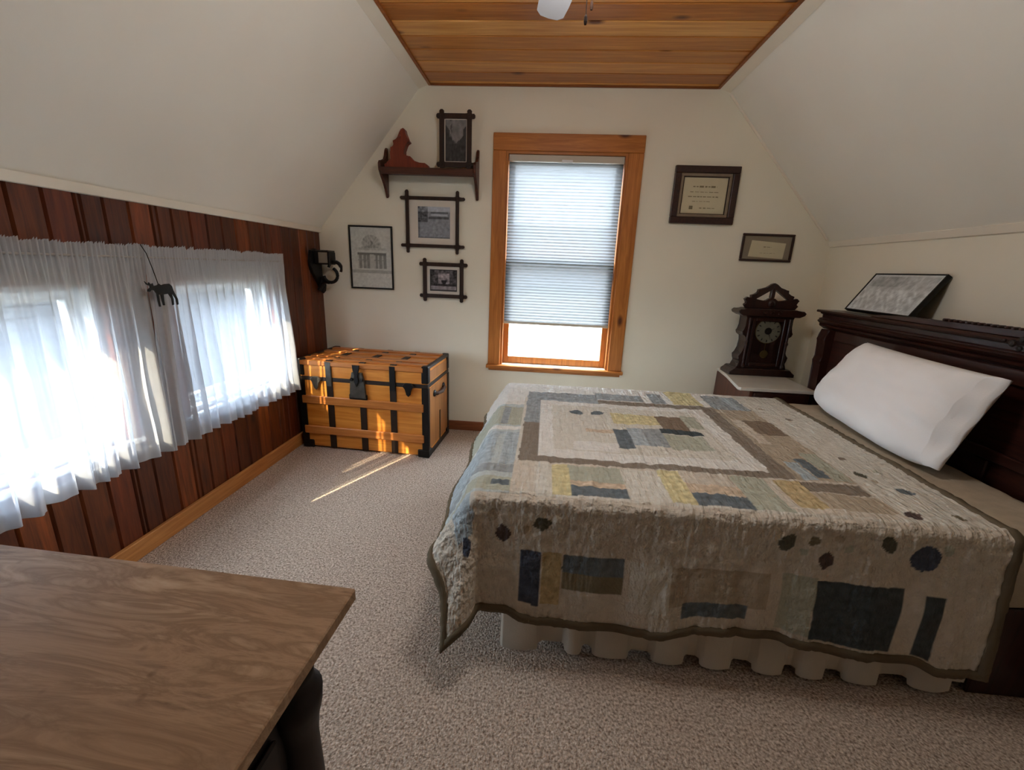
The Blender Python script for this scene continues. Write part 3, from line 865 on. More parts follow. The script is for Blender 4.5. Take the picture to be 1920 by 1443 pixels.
def pic_portrait(u, v):    # tall dim landscape photograph
    sky = 128 + 20 * n2(u, v, 6, 2)
    hill = 0.60 + 0.12 * math.cos(u * 6.0) + 0.06 * n2(u, 0.3, 9, 1) + (0.14 if (u < 0.2 or u > 0.86) else 0)
    base = sky if v > hill else 64 + 24 * n2(u, v, 10, 6)
    if 0.40 < u < 0.62 and 0.42 < v < hill: base += 30
    if 0.22 < u < 0.34 and v > hill and n2(u, v, 10, 8) > -0.05: base = 84
    return g(max(25, min(170, base)), (1.0, 0.98, 0.98))
def pic_drawing(u, v):     # pale drawing of a house front with a fan of branches above
    base = 206 + 6 * n2(u, v, 6, 1)
    dx, dz = u - 0.50, v - 0.70
    r = math.hypot(dx * 1.1, dz * 1.5)
    if v > 0.66 and r < 0.27: base -= (46 if r < 0.12 else 26) * (0.7 + 0.9 * abs(math.sin(math.atan2(dz, dx) * 9))) * (0.8 + n2(u, v, 20, 3))
    if 0.12 < u < 0.90 and 0.62 < v < 0.67: base -= 28 * (0.6 + n2(u, v, 16, 2))
    if 0.16 < u < 0.86 and 0.32 < v < 0.585:
        base = 142 + 14 * n2(u, v, 14, 5)
        cu = (u - 0.16) / 0.70
        if v > 0.55: base = 120
        elif (cu * 7) % 1.0 < 0.32 and (v < 0.45 or 0.47 < v < 0.54): base += 46
        if 0.43 < cu < 0.57 and v < 0.56: base = 190
    if v < 0.30: base = 176 + (v < 0.25) * 36
    return g(max(70, min(222, base)), (0.99, 1.0, 0.97))
def pic_sketch(u, v):      # grey pencil-like print
    base = 196 + 34 * n2(u * 2.0, v, 7, 3) + 24 * n2(u * 3, v, 18, 8)
    if v < 0.62 and n2(u * 5 + v * 2, v * 0.6, 5, 2) > 0.15: base += 26
    if 0.08 < u < 0.5 and v > 0.66: base -= 22
    if u < 0.03 or u > 0.97 or v < 0.04 or v > 0.96: base = 214
    return g(max(130, min(240, base)), (0.98, 1.0, 1.0))

stick_frame('stick_frame', 'crossed-stick dark frame with a small dark photograph in a white mat', -0.863, -0.600, 1.010, 1.227, D - 0.013, 0.040, 0.026, pic_house, ((0.034, 0.034), (0.034, 0.034)), 44, 36)
stick_frame('stick_frame', 'large crossed-stick dark frame with a bluish print of a village', -0.980, -0.633, 1.348, 1.655, D - 0.013, 0.050, 0.022, pic_village, ((0.072, 0.052), (0.052, 0.052)), 44, 40)
SHY = D - 0.062
sf = stick_frame('stick_frame', 'tall crossed-stick dark frame with a dim landscape photograph, standing on the shelf', -0.727, -0.549, 1.855, 2.135, SHY, 0.036, 0.030, pic_portrait, ((0.022, 0.022), (0.020, 0.020)), 32, 48)

def plain_frame(name, label, x0, x1, z0, z1, ybk, bw, depth, mat):
    cx = (x0 + x1) / 2
    t = thing(name, label, 'picture', (cx, ybk, z0))
    for (a, b, c, d) in ((x0, x1, z1 - bw, z1), (x0, x1, z0, z0 + bw), (x0, x0 + bw, z0 + bw, z1 - bw), (x1 - bw, x1, z0 + bw, z1 - bw)):
        obj('frame_bar', box(a - cx, b - cx, -depth, -0.0008, c - z0, d - z0, min(0.004, bw * 0.3), 2), mat, t)
    return t
fr = plain_frame('framed_drawing', 'thin black frame with a pale drawing of a house front', -1.407, -1.093, 1.037, 1.468, D, 0.011, 0.016, 'black')
color_grid('print', 56, 76, lambda u, v: (-0.146 + 0.292 * u, -0.006, 0.011 + 0.409 * v), pic_drawing, 'picture', fr)
obj('backing', box(-0.150, 0.150, -0.0055, -0.0008, 0.008, 0.423), 'matwhite', fr)

fr = plain_frame('framed_certificate', 'large dark framed certificate on cream paper with a gilt lip', 0.773, 1.177, 1.549, 1.895, D, 0.042, 0.026, 'walnut')
for (a, b, c, d) in ((-0.160, 0.160, 0.286, 0.304), (-0.160, 0.160, 0.042, 0.060), (-0.160, -0.142, 0.060, 0.286), (0.142, 0.160, 0.060, 0.286)):
    obj('gilt_lip', box(a, b, -0.016, -0.003, c, d, 0.002), 'gilt', fr)
for (a, b, c, d) in ((-0.142, 0.142, 0.280, 0.286), (-0.142, -0.137, 0.060, 0.280), (0.137, 0.142, 0.060, 0.280), (-0.142, 0.142, 0.060, 0.064)):
    obj('inner_bead', box(a, b, -0.013, -0.003, c, d), 'framewood', fr)
pp = obj('paper', box(-0.137, 0.137, -0.006, -0.003, 0.064, 0.280), 'paper', fr)
def ink_lines(parent, rows, y, seed, thick=0.006):
    rng = random.Random(seed)
    bm = bmesh.new()
    for (z, xa, xb, h) in rows:
        x = xa
        while x < xb:
            w = min(rng.uniform(0.010, 0.028), xb - x)
            hh = h * rng.uniform(0.6, 1.2)
            vs = [bm.verts.new(p) for p in ((x, y, z - hh / 2), (x + w, y, z - hh / 2), (x + w, y, z + hh / 2), (x, y, z + hh / 2))]
            bm.faces.new(vs)
            x += w + rng.uniform(0.004, 0.010)
    o = obj('faded_writing', bm, 'ink', parent)
    o['kind'] = 'stuff'
    return o
ink_lines(pp, [(0.226, -0.075, 0.075, 0.010), (0.194, -0.09, 0.09, 0.004), (0.166, -0.10, 0.09, 0.006), (0.138, -0.07, 0.05, 0.003), (0.100, -0.085, -0.06, 0.018), (0.098, -0.02, 0.08, 0.005)], -0.0064, 4)
fr = plain_frame('framed_certificate', 'small narrow dark framed paper below the large certificate', 1.2595, 1.587, 1.330, 1.504, D, 0.014, 0.016, 'walnut')
obj('mat_board', box(-0.150, 0.150, -0.004, -0.0008, 0.013, 0.161), 'matgrey', fr)
bm = prism([(-0.110, 0.030), (0.112, 0.020), (0.118, 0.118), (-0.100, 0.132)], 'y', -0.0055, -0.0042)
pp = obj('paper', bm, 'paper', fr)
ink_lines(pp, [(0.092, -0.02, 0.03, 0.005), (0.054, -0.04, 0.06, 0.002)], -0.0059, 8)

# shelf with shaped end brackets
shf = thing('wall_shelf', 'dark wooden wall shelf with scrolled end brackets', 'shelf', (-0.808, D, 1.645))
oz = 1.645
for x in (-0.308, 0.308):
    pr_ = [(-0.001, 1.660), (-0.016, 1.648), (-0.028, 1.668), (-0.040, 1.700), (-0.070, 1.735), (-0.120, 1.770), (-0.146, 1.800), (-0.150, 1.840), (-0.135, 1.856), (-0.090, 1.864), (-0.052, 1.878), (-0.030, 1.905), (-0.022, 1.945), (-0.010, 1.957), (-0.001, 1.950)]
    obj('bracket', prism([(p, q - oz) for p, q in pr_], 'x', x - 0.009, x + 0.009, 0.003), 'shelfwood', shf)
obj('board', box(-0.2985, 0.2985, -0.140, -0.001, 1.795 - oz, 1.817 - oz, 0.002), 'shelfwood', shf)
obj('front_lip', box(-0.2985, 0.2985, -0.148, -0.1405, 1.775 - oz, 1.8165 - oz, 0.002), 'shelfwood', shf)
# carved figure on the shelf
cf = thing('carved_figure', 'reddish carved wooden animal figure sitting up on the wall shelf', 'figurine', (-0.96, D - 0.085, 1.8175))
fig = [(-0.135, 0.0), (-0.138, 0.022), (-0.110, 0.034), (-0.088, 0.052), (-0.090, 0.080), (-0.098, 0.096), (-0.086, 0.106), (-0.094, 0.122), (-0.070, 0.128), (-0.066, 0.142), (-0.078, 0.160), (-0.056, 0.168), (-0.040, 0.176), (-0.036, 0.205), (-0.024, 0.226),
       (-0.008, 0.234), (0.004, 0.226), (0.010, 0.200), (0.014, 0.176), (0.030, 0.164), (0.034, 0.154), (0.014, 0.152), (0.004, 0.138), (-0.004, 0.104), (-0.010, 0.080), (0.002, 0.072), (0.034, 0.072), (0.048, 0.058), (0.060, 0.040), (0.092, 0.036), (0.130, 0.034), (0.150, 0.022), (0.160, 0.004), (0.158, 0.0)]
bm = prism(fig, 'y', -0.026, 0.026, 0.005, 2)
obj('body', bm, 'figurewood', cf)
obj('ear', lathe([(0.002, -0.006), (0.009, -0.002), (0.010, 0.004), (0.003, 0.008)], axis='y', cx=-0.030, cz=0.186, n=10), 'figurewood', cf, loc=(0, -0.03, 0))

# carved wall bracket in the corner
wb = thing('carved_wall_pocket', 'black carved wall pocket with scroll arm hung in the panelled corner', 'wall ornament', (XL, 2.97, 1.0))
bp = [(-0.070, 0.18), (-0.074, 0.215), (-0.060, 0.245), (-0.052, 0.285), (-0.020, 0.292), (0.0, 0.300), (0.022, 0.290), (0.060, 0.285), (0.066, 0.235), (0.078, 0.200), (0.070, 0.150), (0.082, 0.10), (0.086, 0.04), (0.074, 0.0), (0.050, 0.03), (0.020, 0.075), (-0.015, 0.105), (-0.045, 0.14)]
obj('backplate', prism(bp, 'x', 0.0008, 0.022, 0.004, 2), 'black', wb)
bx = obj('box', box(0.0225, 0.135, -0.030, 0.060, 0.195, 0.280, 0.004), 'black', wb)
obj('panel', box(0.058, 0.120, -0.0325, -0.0298, 0.205, 0.275), 'matgrey', bx)
obj('lid', box(0.040, 0.130, -0.034, 0.062, 0.2805, 0.290, 0.002), 'tin', bx)
def arc(cx, cz, r, a0, a1, n, y):
    return [(cx + r * math.cos(a0 + (a1 - a0) * k / n), y, cz + r * math.sin(a0 + (a1 - a0) * k / n)) for k in range(n + 1)]
obj('scroll', tube(arc(0.150, 0.170, 0.045, PI * 0.95, -PI * 0.15, 12, 0.01) , [0.010] * 4 + [0.013] * 6 + [0.009] * 3, 8), 'black', wb)
obj('scroll', tube(arc(0.115, 0.125, 0.050, PI * 1.05, PI * 2.35, 14, 0.01), 0.011, 8), 'black', wb)
obj('scroll', tube([(0.02, 0.02, 0.02), (0.05, 0.02, 0.06), (0.07, 0.015, 0.075), (0.10, 0.01, 0.07)], [0.016, 0.012, 0.010, 0.008], 8), 'black', wb)
obj('drop', lathe([(0.004, -0.005), (0.018, 0.012), (0.024, 0.05), (0.018, 0.09), (0.008, 0.11)], cx=0.035, cy=0.045, n=12), 'black', wb)

# ---------------------------------------------------------------- nightstand and clock
ns = thing('nightstand', 'dark nightstand with white marble top beside the bed head', 'nightstand', (1.37, 2.78, 0.0))
def nspart(n, bm, mat): return obj(n, bm, mat, ns, world=True)
NX0, NX1, NY0, NY1, NZ = 1.150, 1.585, 2.505, 3.05, 0.606
nspart('marble_top', prism([(NX0, NY0 + 0.015), (NX0 + 0.012, NY0), (NX1, NY0), (NX1, NY1), (NX0 + 0.08, NY1), (NX0 + 0.06, NY0 + 0.34)], 'z', NZ - 0.02, NZ, 0.003), 'marble')
nspart('body', box(NX0 + 0.075, NX1 - 0.02, NY0 + 0.025, NY1 - 0.01, 0.06, NZ - 0.0205, 0.003), 'nightwood')
dr = nspart('drawer', box(NX0 + 0.095, NX1 - 0.04, NY0 + 0.008, NY0 + 0.0245, 0.44, NZ - 0.03, 0.003), 'walnut')
o_ = nspart('door', box(NX0 + 0.095, NX1 - 0.04, NY0 + 0.008, NY0 + 0.0245, 0.10, 0.425, 0.003), 'walnutz')
for par, zz in ((dr, 0.51), (o_, 0.30)):
    kb = lathe([(0.006, NY0 + 0.008), (0.007, NY0 - 0.004), (0.013, NY0 - 0.009), (0.010, NY0 - 0.016)], axis='y', cx=1.37, cz=zz, n=12)
    bmesh.ops.translate(kb, verts=kb.verts, vec=-Vector(ORG['nightstand']))
    obj('knob', kb, 'brass', par)
for (a, b) in ((NX0 + 0.08, NY0 + 0.03), (NX1 - 0.06, NY0 + 0.03), (NX0 + 0.08, NY1 - 0.05), (NX1 - 0.06, NY1 - 0.05)):
    nspart('foot', box(a, a + 0.035, b, b + 0.035, 0.0, 0.0598, 0.004), 'walnutz')

ck = thing('mantel_clock', 'dark carved gingerbread clock with aged dial on the marble nightstand', 'clock', (1.428, 2.915, NZ + 0.0005))
cw = 'clockwood'
obj('base', prism([(-0.205, 0.0), (0.205, 0.0), (0.205, 0.018), (0.190, 0.030), (0.178, 0.036), (0.172, 0.046), (-0.172, 0.046), (-0.178, 0.036), (-0.190, 0.030), (-0.205, 0.018)], 'y', -0.075, 0.075, 0.003), cw, ck)
# case outline with scalloped sides
def mirror(pts): return pts + [(-x, z) for x, z in pts[::-1]]
side = [(0.158, 0.046), (0.150, 0.070), (0.140, 0.085), (0.152, 0.100), (0.156, 0.125), (0.138, 0.140), (0.128, 0.170), (0.124, 0.215), (0.128, 0.250), (0.152, 0.262), (0.158, 0.280), (0.146, 0.292), (0.140, 0.320), (0.140, 0.372), (0.150, 0.384)]
obj('case', prism(mirror(side), 'y', -0.050, 0.055, 0.003), cw, ck)
door = bmesh.new()
add_box(door, -0.108, -0.086, -0.060, -0.0505, 0.062, 0.372, 0.003)
add_box(door, 0.086, 0.108, -0.060, -0.0505, 0.062, 0.372, 0.003)
add_box(door, -0.086, 0.086, -0.060, -0.0505, 0.062, 0.084, 0.003)
add_box(door, -0.086, 0.086, -0.060, -0.0505, 0.352, 0.372, 0.003)
dro = obj('door', door, cw, ck)
di = obj('dial', lathe([(0.076, -0.0545), (0.076, -0.0518)], axis='y', cz=0.292, n=32), 'dial', ck)
obj('dial_ring', lathe([(0.080, -0.0516), (0.080, -0.0508)], axis='y', cz=0.292, n=32), 'brass', ck)
obj('centre_boss', lathe([(0.020, -0.0562), (0.022, -0.0546)], axis='y', cz=0.292, n=20), 'black', di)
for a, L, w in ((math.radians(62), 0.042, 0.004), (math.radians(160), 0.058, 0.003)):
    ca, sa = math.sin(a), math.cos(a)
    obj('hand', prism([(-w * sa, 0.292 + w * ca), (w * sa, 0.292 - w * ca), (L * ca, 0.292 + L * sa)], 'y', -0.0575, -0.0565), 'black', di)
for k in range(12):
    a = 2 * PI * k / 12
    ca, sa = math.sin(a), math.cos(a)
    p = Vector((ca, sa)); q = Vector((sa, -ca))
    c0, c1 = p * 0.056, p * 0.070
    obj('hour_mark', prism([tuple(Vector((0, 0.292)) + c0 + q * 0.003), tuple(Vector((0, 0.292)) + c0 - q * 0.003), tuple(Vector((0, 0.292)) + c1 - q * 0.003), tuple(Vector((0, 0.292)) + c1 + q * 0.003)], 'y', -0.0556, -0.0546), 'black', di)
pe = obj('pendulum', lathe([(0.022, -0.055), (0.026, -0.0535), (0.020, -0.0518)], axis='y', cz=0.142, n=20), 'brass', ck)
obj('pendulum_rod', box(-0.002, 0.002, -0.0535, -0.0522, 0.166, 0.214), 'brass', pe)
obj('pane', box(-0.086, 0.086, -0.0594, -0.0586, 0.084, 0.352), 'glass', dro)
for sx in (-1, 1):
    obj('pilaster', lathe([(0.010, 0.050), (0.013, 0.062), (0.008, 0.075), (0.009, 0.20), (0.013, 0.215), (0.008, 0.228), (0.009, 0.34), (0.013, 0.355), (0.010, 0.372)], cx=sx * 0.122, cy=-0.058, n=12), cw, ck)
obj('cornice', prism([(-0.172, 0.384), (-0.200, 0.398), (-0.206, 0.412), (-0.192, 0.424), (-0.174, 0.420), (-0.150, 0.430), (0.150, 0.430), (0.174, 0.420), (0.192, 0.424), (0.206, 0.412), (0.200, 0.398), (0.172, 0.384)], 'y', -0.066, 0.058, 0.003), cw, ck)
for k in range(3):
    obj('carved_bead', lathe([(0.010, -0.073), (0.013, -0.0665)], axis='y', cx=(k - 1) * 0.045, cz=0.408, n=12), cw, ck)
# fretted crest: two raking arms with openings between them
crL = [(-0.150, 0.430), (-0.166, 0.452), (-0.148, 0.462), (-0.168, 0.486), (-0.152, 0.500), (-0.128, 0.492), (-0.132, 0.512), (-0.108, 0.520), (-0.090, 0.528), (-0.092, 0.548), (-0.064, 0.552), (-0.040, 0.560), (-0.016, 0.584), (0.0, 0.590), (0.016, 0.584), (0.040, 0.560), (0.064, 0.552), (0.092, 0.548), (0.090, 0.528), (0.108, 0.520), (0.132, 0.512), (0.128, 0.492), (0.152, 0.500), (0.168, 0.486), (0.148, 0.462), (0.166, 0.452), (0.150, 0.430)]
inner = [(0.050, 0.486), (0.094, 0.490), (0.070, 0.516), (0.020, 0.548), (0.012, 0.540)]
bm = bmesh.new()
add_prism(bm, [(-0.150, 0.430), (-0.166, 0.452), (-0.148, 0.462), (-0.168, 0.486), (-0.152, 0.500), (-0.128, 0.492), (-0.104, 0.494), (-0.08, 0.482), (-0.04, 0.476), (-0.020, 0.494), (0.0, 0.500), (0.020, 0.494), (0.04, 0.476), (0.08, 0.482), (0.104, 0.494), (0.128, 0.492), (0.152, 0.500), (0.168, 0.486), (0.148, 0.462), (0.166, 0.452), (0.150, 0.430)], 'y', -0.030, 0.0, 0.003)
for s in (-1, 1):
    add_prism(bm, [(s * x, z) for x, z in [(0.128, 0.490), (0.132, 0.512), (0.108, 0.520), (0.090, 0.528), (0.092, 0.548), (0.064, 0.552), (0.040, 0.560), (0.016, 0.584), (0.0, 0.590), (0.0, 0.556), (0.030, 0.536), (0.062, 0.514), (0.096, 0.490)]], 'y', -0.030, 0.0, 0.003)
add_box(bm, -0.012, 0.012, -0.030, 0.0, 0.498, 0.560, 0.003)
obj('crest', bm, cw, ck)
obj('crest_rosette', lathe([(0.012, -0.040), (0.022, -0.034), (0.022, -0.0305)], axis='y', cz=0.462, n=16), cw, ck)

# ---------------------------------------------------------------- bed
BY0, BY1 = 1.165, 2.425          # mattress sides
BX0, BX1 = -0.12, 1.60
bed = thing('bed', 'antique dark walnut bed with a moulded panelled headboard', 'bed', (1.65, 1.86, 0.0))
def bpart(n, bm, mat): return obj(n, bm, mat, bed, world=True)
HY0, HY1 = 1.02, 2.63
bpart('headboard_panel', box(1.640, 1.672, HY0 + 0.06, HY1 - 0.06, 0.18, 0.955), 'walnut')
for (z0, z1) in ((0.90, 0.955), (0.62, 0.66), (0.30, 0.36)):
    bpart('panel_rail', box(1.622, 1.6395, HY0 + 0.10, HY1 - 0.10, z0, z1, 0.004), 'walnut')
for yy in (HY0 + 0.10, 1.56, 2.08, HY1 - 0.16):
    bpart('panel_stile', box(1.624, 1.6395, yy, yy + 0.05, 0.361, 0.619, 0.004), 'walnutz')
post = [(1.605, 0.0), (1.690, 0.0), (1.690, 0.955), (1.605, 0.955), (1.600, 0.92), (1.588, 0.90), (1.596, 0.87), (1.604, 0.80), (1.590, 0.775), (1.600, 0.75), (1.606, 0.60), (1.592, 0.57), (1.606, 0.54)]
for yy in (HY0, HY1 - 0.075):
    p = bpart('post', prism(post, 'y', yy, yy + 0.075, 0.004), 'walnutz')
    sc = bmesh.new()
    e = yy + 0.0755 if yy > 1.5 else yy - 0.0005
    s = 1 if yy > 1.5 else -1
    pts = [(0.0, 0.95), (0.020, 0.94), (0.026, 0.90), (0.010, 0.86), (0.014, 0.82), (0.026, 0.80), (0.022, 0.77), (0.008, 0.75), (0.012, 0.70), (0.020, 0.66), (0.010, 0.62), (0.0, 0.60)]
    add_prism(sc, [(e + s * a, z) for a, z in pts], 'x', 1.615, 1.675, 0.003)
    bmesh.ops.translate(sc, verts=sc.verts, vec=-Vector(ORG['bed']))
    obj('scrolled_edge', sc, 'walnutz', p)
# cornice mouldings from the bottom up: cove, roll, frieze, ledge
def run(n, prof, y0, y1, mat='walnut'):
    return bpart(n, prism(prof, 'y', y0, y1, 0.0015), mat)
cv = [(1.700, 0.956), (1.628, 0.956), (1.620, 0.963), (1.604, 0.970), (1.598, 0.980), (1.606, 0.984), (1.594, 0.990), (1.584, 1.000), (1.592, 1.008), (1.700, 1.008)]
run('cornice_moulding', cv, HY0 - 0.022, HY1 + 0.022)
run('cornice_frieze', [(1.700, 1.0085), (1.594, 1.0085), (1.592, 1.014), (1.612, 1.018), (1.612, 1.036), (1.598, 1.040), (1.592, 1.048), (1.700, 1.048)], HY0 - 0.024, HY1 + 0.024)
run('ledge', [(1.745, 1.0485), (1.580, 1.0485), (1.576, 1.054), (1.580, 1.062), (1.745, 1.062)], HY0 - 0.034, HY1 + 0.034)
crest = [(1.045, 1.0625), (1.10, 1.070), (1.50, 1.088), (2.02, 1.086), (2.20, 1.076), (2.235, 1.066), (2.25, 1.0625)]
cr = bpart('crest_board', prism(crest, 'x', 1.584, 1.604, 0.003), 'walnut')
for k in range(32):
    yy = 1.10 + 0.024 * k
    zz = 1.0695 + (0.0175 * min(1.0, (yy - 1.10) / 0.4) if yy < 1.5 else 0.0175)
    bm = box(1.582, 1.606, yy, yy + 0.013, zz, zz + 0.010, 0.003)
    bmesh.ops.translate(bm, verts=bm.verts, vec=-Vector(ORG['bed']))
    obj('dentil', bm, 'walnut', cr)
for (yy, zz, r) in ((1.562, 1.045, 0.013), (1.535, 1.060, 0.010), (1.535, 1.030, 0.010), (1.508, 1.045, 0.013), (1.59, 1.050, 0.007)):
    bpart('carved_flower', lathe([(r, 1.5745), (r * 0.8, 1.569), (r * 0.3, 1.5665)], axis='x', cy=yy, cz=zz, n=10), 'dresserwood')
for yy in (BY0 + 0.002, BY1 - 0.027):
    bpart('side_rail', box(-0.08, 1.604, yy, yy + 0.025, 0.17, 0.335, 0.003), 'walnut')
for yy in (BY0 - 0.012, BY1 - 0.017):
    bpart('rail_foot', box(1.375, 1.600, yy, yy + 0.0115 if yy < 2 else yy + 0.03, 0.0, 0.315, 0.004), 'walnutz')
bpart('foot_rail', box(-0.10, -0.075, BY0 + 0.03, BY1 - 0.03, 0.17, 0.30, 0.003), 'walnut')
for yy in (BY0 + 0.04, BY1 - 0.09):
    bpart('foot_leg', box(0.02, 0.075, yy, yy + 0.05, 0.0, 0.1695, 0.004), 'walnutz')
bpart('slat_base', box(-0.07, 1.60, BY0 + 0.03, BY1 - 0.03, 0.27, 0.295), 'walnut')

# mattress under a beige blanket
mt = thing('mattress', 'mattress under a beige blanket showing beside the headboard', 'mattress', (0.75, 1.8, 0.296))
bm = box(BX0, BX1, BY0 + 0.022, BY1 - 0.022, 0.297, 0.545, 0.04, 4)
obj('mattress_body', bm, 'linen', mt, smooth=True, world=True)
def blanket():
    bm = bmesh.new()
    NX, NT = 24, 70
    prof = []
    r = 0.035
    yn, yf, zt, zb = BY0 - 0.002, BY1 + 0.002, 0.557, 0.318
    def pt(s):
        L1 = zt - r - zb; A = r * PI / 2; L2 = (yf - yn) - 2 * r
        tot = 2 * L1 + 2 * A + L2; d = s * tot
        if d < L1: return (yn, zb + d)
        d -= L1
        if d < A:
            a = d / r; return (yn + r - r * math.cos(a), zt - r + r * math.sin(a))
        d -= A
        if d < L2: return (yn + r + d, zt)
        d -= L2
        if d < A:
            a = d / r; return (yf - r + r * math.sin(a), zt - r + r * math.cos(a))
        return (yf, zt - r - (d - A))
    vs = {}
    for i in range(NX + 1):
        x = 1.22 + (1.612 - 1.22) * i / NX
        for j in range(NT + 1):
            y, z = pt(j / NT)
            w = 0.004 * n2(x, y + z, 9, 3) + 0.003 * n2(x, y - z, 22, 5)
            e = max(0, (x - 1.57) / 0.042)
            vs[(i, j)] = bm.verts.new((x, y + (w if z < 0.5 else 0), z + (w if z > 0.5 else 0) - 0.03 * e * e * (z > 0.5)))
    for i in range(NX):
        for j in range(NT):
            bm.faces.new((vs[(i, j)], vs[(i + 1, j)], vs[(i + 1, j + 1)], vs[(i, j + 1)]))
    return bm
obj('blanket', blanket(), 'blanket', mt, smooth=True, world=True)

# bed skirt: box pleats hanging from the mattress to the carpet
sk = thing('bed_skirt', 'off-white pleated bed skirt hanging below the quilt', 'bed skirt', (0.6, BY0, 0.0))
bm = bmesh.new()
NXS = 560
rows = []
xs0, xs1 = -0.085, 1.372
rng = random.Random(2)
edges_, x = [], xs0
while x < xs1:
    w = rng.uniform(0.05, 0.13); gp = rng.uniform(0.03, 0.09)
    edges_.append((x, x + w)); x += w + gp
def pleat(x):
    for a, b in edges_:
        if a - 0.012 < x < b + 0.012:
            e = min(x - a + 0.012, b + 0.012 - x) / 0.020
            return min(1.0, e) * (0.7 + 0.3 * math.sin((x - a) / (b - a) * PI))
    return 0.0
for j in range(13):
    v = j / 12
    z = 0.29 - (0.29 - 0.012) * v
    row = []
    for i in range(NXS + 1):
        x = xs0 + (xs1 - xs0) * i / NXS
        p = pleat(x)
        y = BY0 - 0.005 + (0.004 - 0.030 * p) * v + 0.004 * n2(x, v, 14, 2) * v
        zz = z + (0.0 if p > 0.4 else 0.018 * v) + 0.006 * n2(x, 0.2, 9, 6) * v
        row.append(bm.verts.new((x, min(y, BY0 - 0.0015), max(zz, 0.004))))
    rows.append(row)
for a, b in zip(rows, rows[1:]):
    for i in range(NXS): bm.faces.new((a[i], a[i + 1], b[i + 1], b[i]))
obj('pleats', bm, 'linen', sk, smooth=True, world=True)

# ---------------------------------------------------------------- patchwork quilt
QX1 = 1.345                       # head edge
S0, T0, T1 = -0.165, 1.165, 2.425  # where the cloth turns over the foot, near and far edges
ZT = 0.572
AF, BN, CF = 0.275, 0.455, 0.42
def sm(x): x = max(0.0, min(1.0, x)); return x * x * (3 - 2 * x)
HEM = [(-0.20, 0.185), (-0.11, 0.183), (0.12, 0.155), (0.35, 0.142), (0.557, 0.182), (0.70, 0.178), (0.83, 0.165), (0.95, 0.150), (1.067, 0.129), (1.13, 0.140), (1.214, 0.112), (1.40, 0.115)]
def hem(x):
    for (a, za), (b, zb_) in zip(HEM, HEM[1:]):
        if a <= x <= b: 
            k = sm((x - a) / (b - a)); return za + (zb_ - za) * k
    return HEM[0][1] if x < HEM[0][0] else HEM[-1][1]
def fall(d, r, slope_):
    """(outward, drop) after walking d past the edge: a rounded turn, then down a slanted line"""
    th = PI / 2 - slope_
    A = r * th
    if d <= A:
        a = d / r
        return r * math.sin(a), r * (1 - math.cos(a))
    e = d - A
    return r * math.sin(th) + e * math.cos(th), r * (1 - math.cos(th)) + e * math.sin(th)
def qpos(s, t):
    puck = 0.0035 * n2(s, t, 24, 2) + 0.0022 * n2(s, t, 60, 5)
    line = 0.0022 * (abs(math.sin(s * PI / 0.05)) ** 0.5 + abs(math.sin(t * PI / 0.05)) ** 0.5 - 1.2)
    near_row = sm((1.43 - t) / 0.05)
    rip = 0.0034 * (near_row * n2(s * 2.4, t * 0.5, 38, 7) + (1 - near_row) * n2(s * 0.5, t * 2.4, 38, 8))
    relief = puck + line + rip
    a = max(0.0, S0 - s); b = max(0.0, T0 - t); c = max(0.0, t - T1)
    x, y = max(s, S0), min(max(t, T0), T1)
    sag = 0.010 * sm((s - 1.05) / 0.3)
    if a == 0 and b == 0 and c == 0:
        return (x, y, ZT - sag * 0.4 + relief + 0.005 * n2(s, t, 5, 9))
    wave = 0.016 * math.sin(s * 15.0 + 0.6) + 0.010 * math.sin(s * 31.0 + 2.0)
    if a == 0:
        d = b if b > 0 else c
        r = 0.035
        if b > 0:
            tot = fall(BN, r, 0.06)[1]
            k = (ZT - hem(s)) / tot
            o, dz = fall(d, r, 0.06)
            f = sm((dz - 0.05) / 0.35)
            o2 = o + wave * f + relief + 0.028 * f * sm((0.02 - s) / 0.25)
            if dz > 0.15: o2 = max(o2, 0.040 + 0.016 * sm((dz - 0.15) / 0.12) + 0.004 * math.sin(s * 40))
            # cloth over the bed-side edge clears the skirt
            return (x, T0 - o2, ZT - dz * (1 + (k - 1) * sm(dz / 0.4)) + (relief if dz < 0.03 else 0))
        o, dz = fall(d, r, 0.02)
        return (x, T1 + o + relief, ZT - dz)
    if b == 0 and c == 0:
        o, dz = fall(a, 0.05, 0.50)
        wv = 0.010 * math.sin(t * 13 + 1.0) * sm(dz / 0.2)
        return (S0 - o - wv - relief, y, ZT - dz + relief * 0.5)
    # corners: the loose cloth hangs as a cone round the mattress corner
    d2 = b if b > 0 else c
    rho = math.hypot(a, d2); th = math.atan2(d2, a)
    k = th / (PI / 2)
    sl = 0.50 * (1 - k) + 0.06 * k + 0.06 * math.sin(th * 2)
    rr = 0.05 * (1 - k) + 0.035 * k
    o, dz = fall(rho, rr, sl)
    fold = 0.020 * math.sin(th * 6.0) * sm((rho - 0.1) / 0.3)
    o += fold + relief
    dirx, diry = -math.cos(th), -math.sin(th)
    if c > 0: diry = -diry
    kz = 1.0
    if b > 0:
        tot = fall(BN, 0.035, 0.06)[1]
        kz = 1 + ((ZT - hem(S0)) / tot - 1) * sm(dz / 0.4) * k
    ex = 0.030 * sm((dz - 0.1) / 0.35) if b > 0 else 0
    return (S0 + dirx * o, (T0 if b > 0 else T1) + diry * (o + ex), max(0.045, ZT - dz * kz))

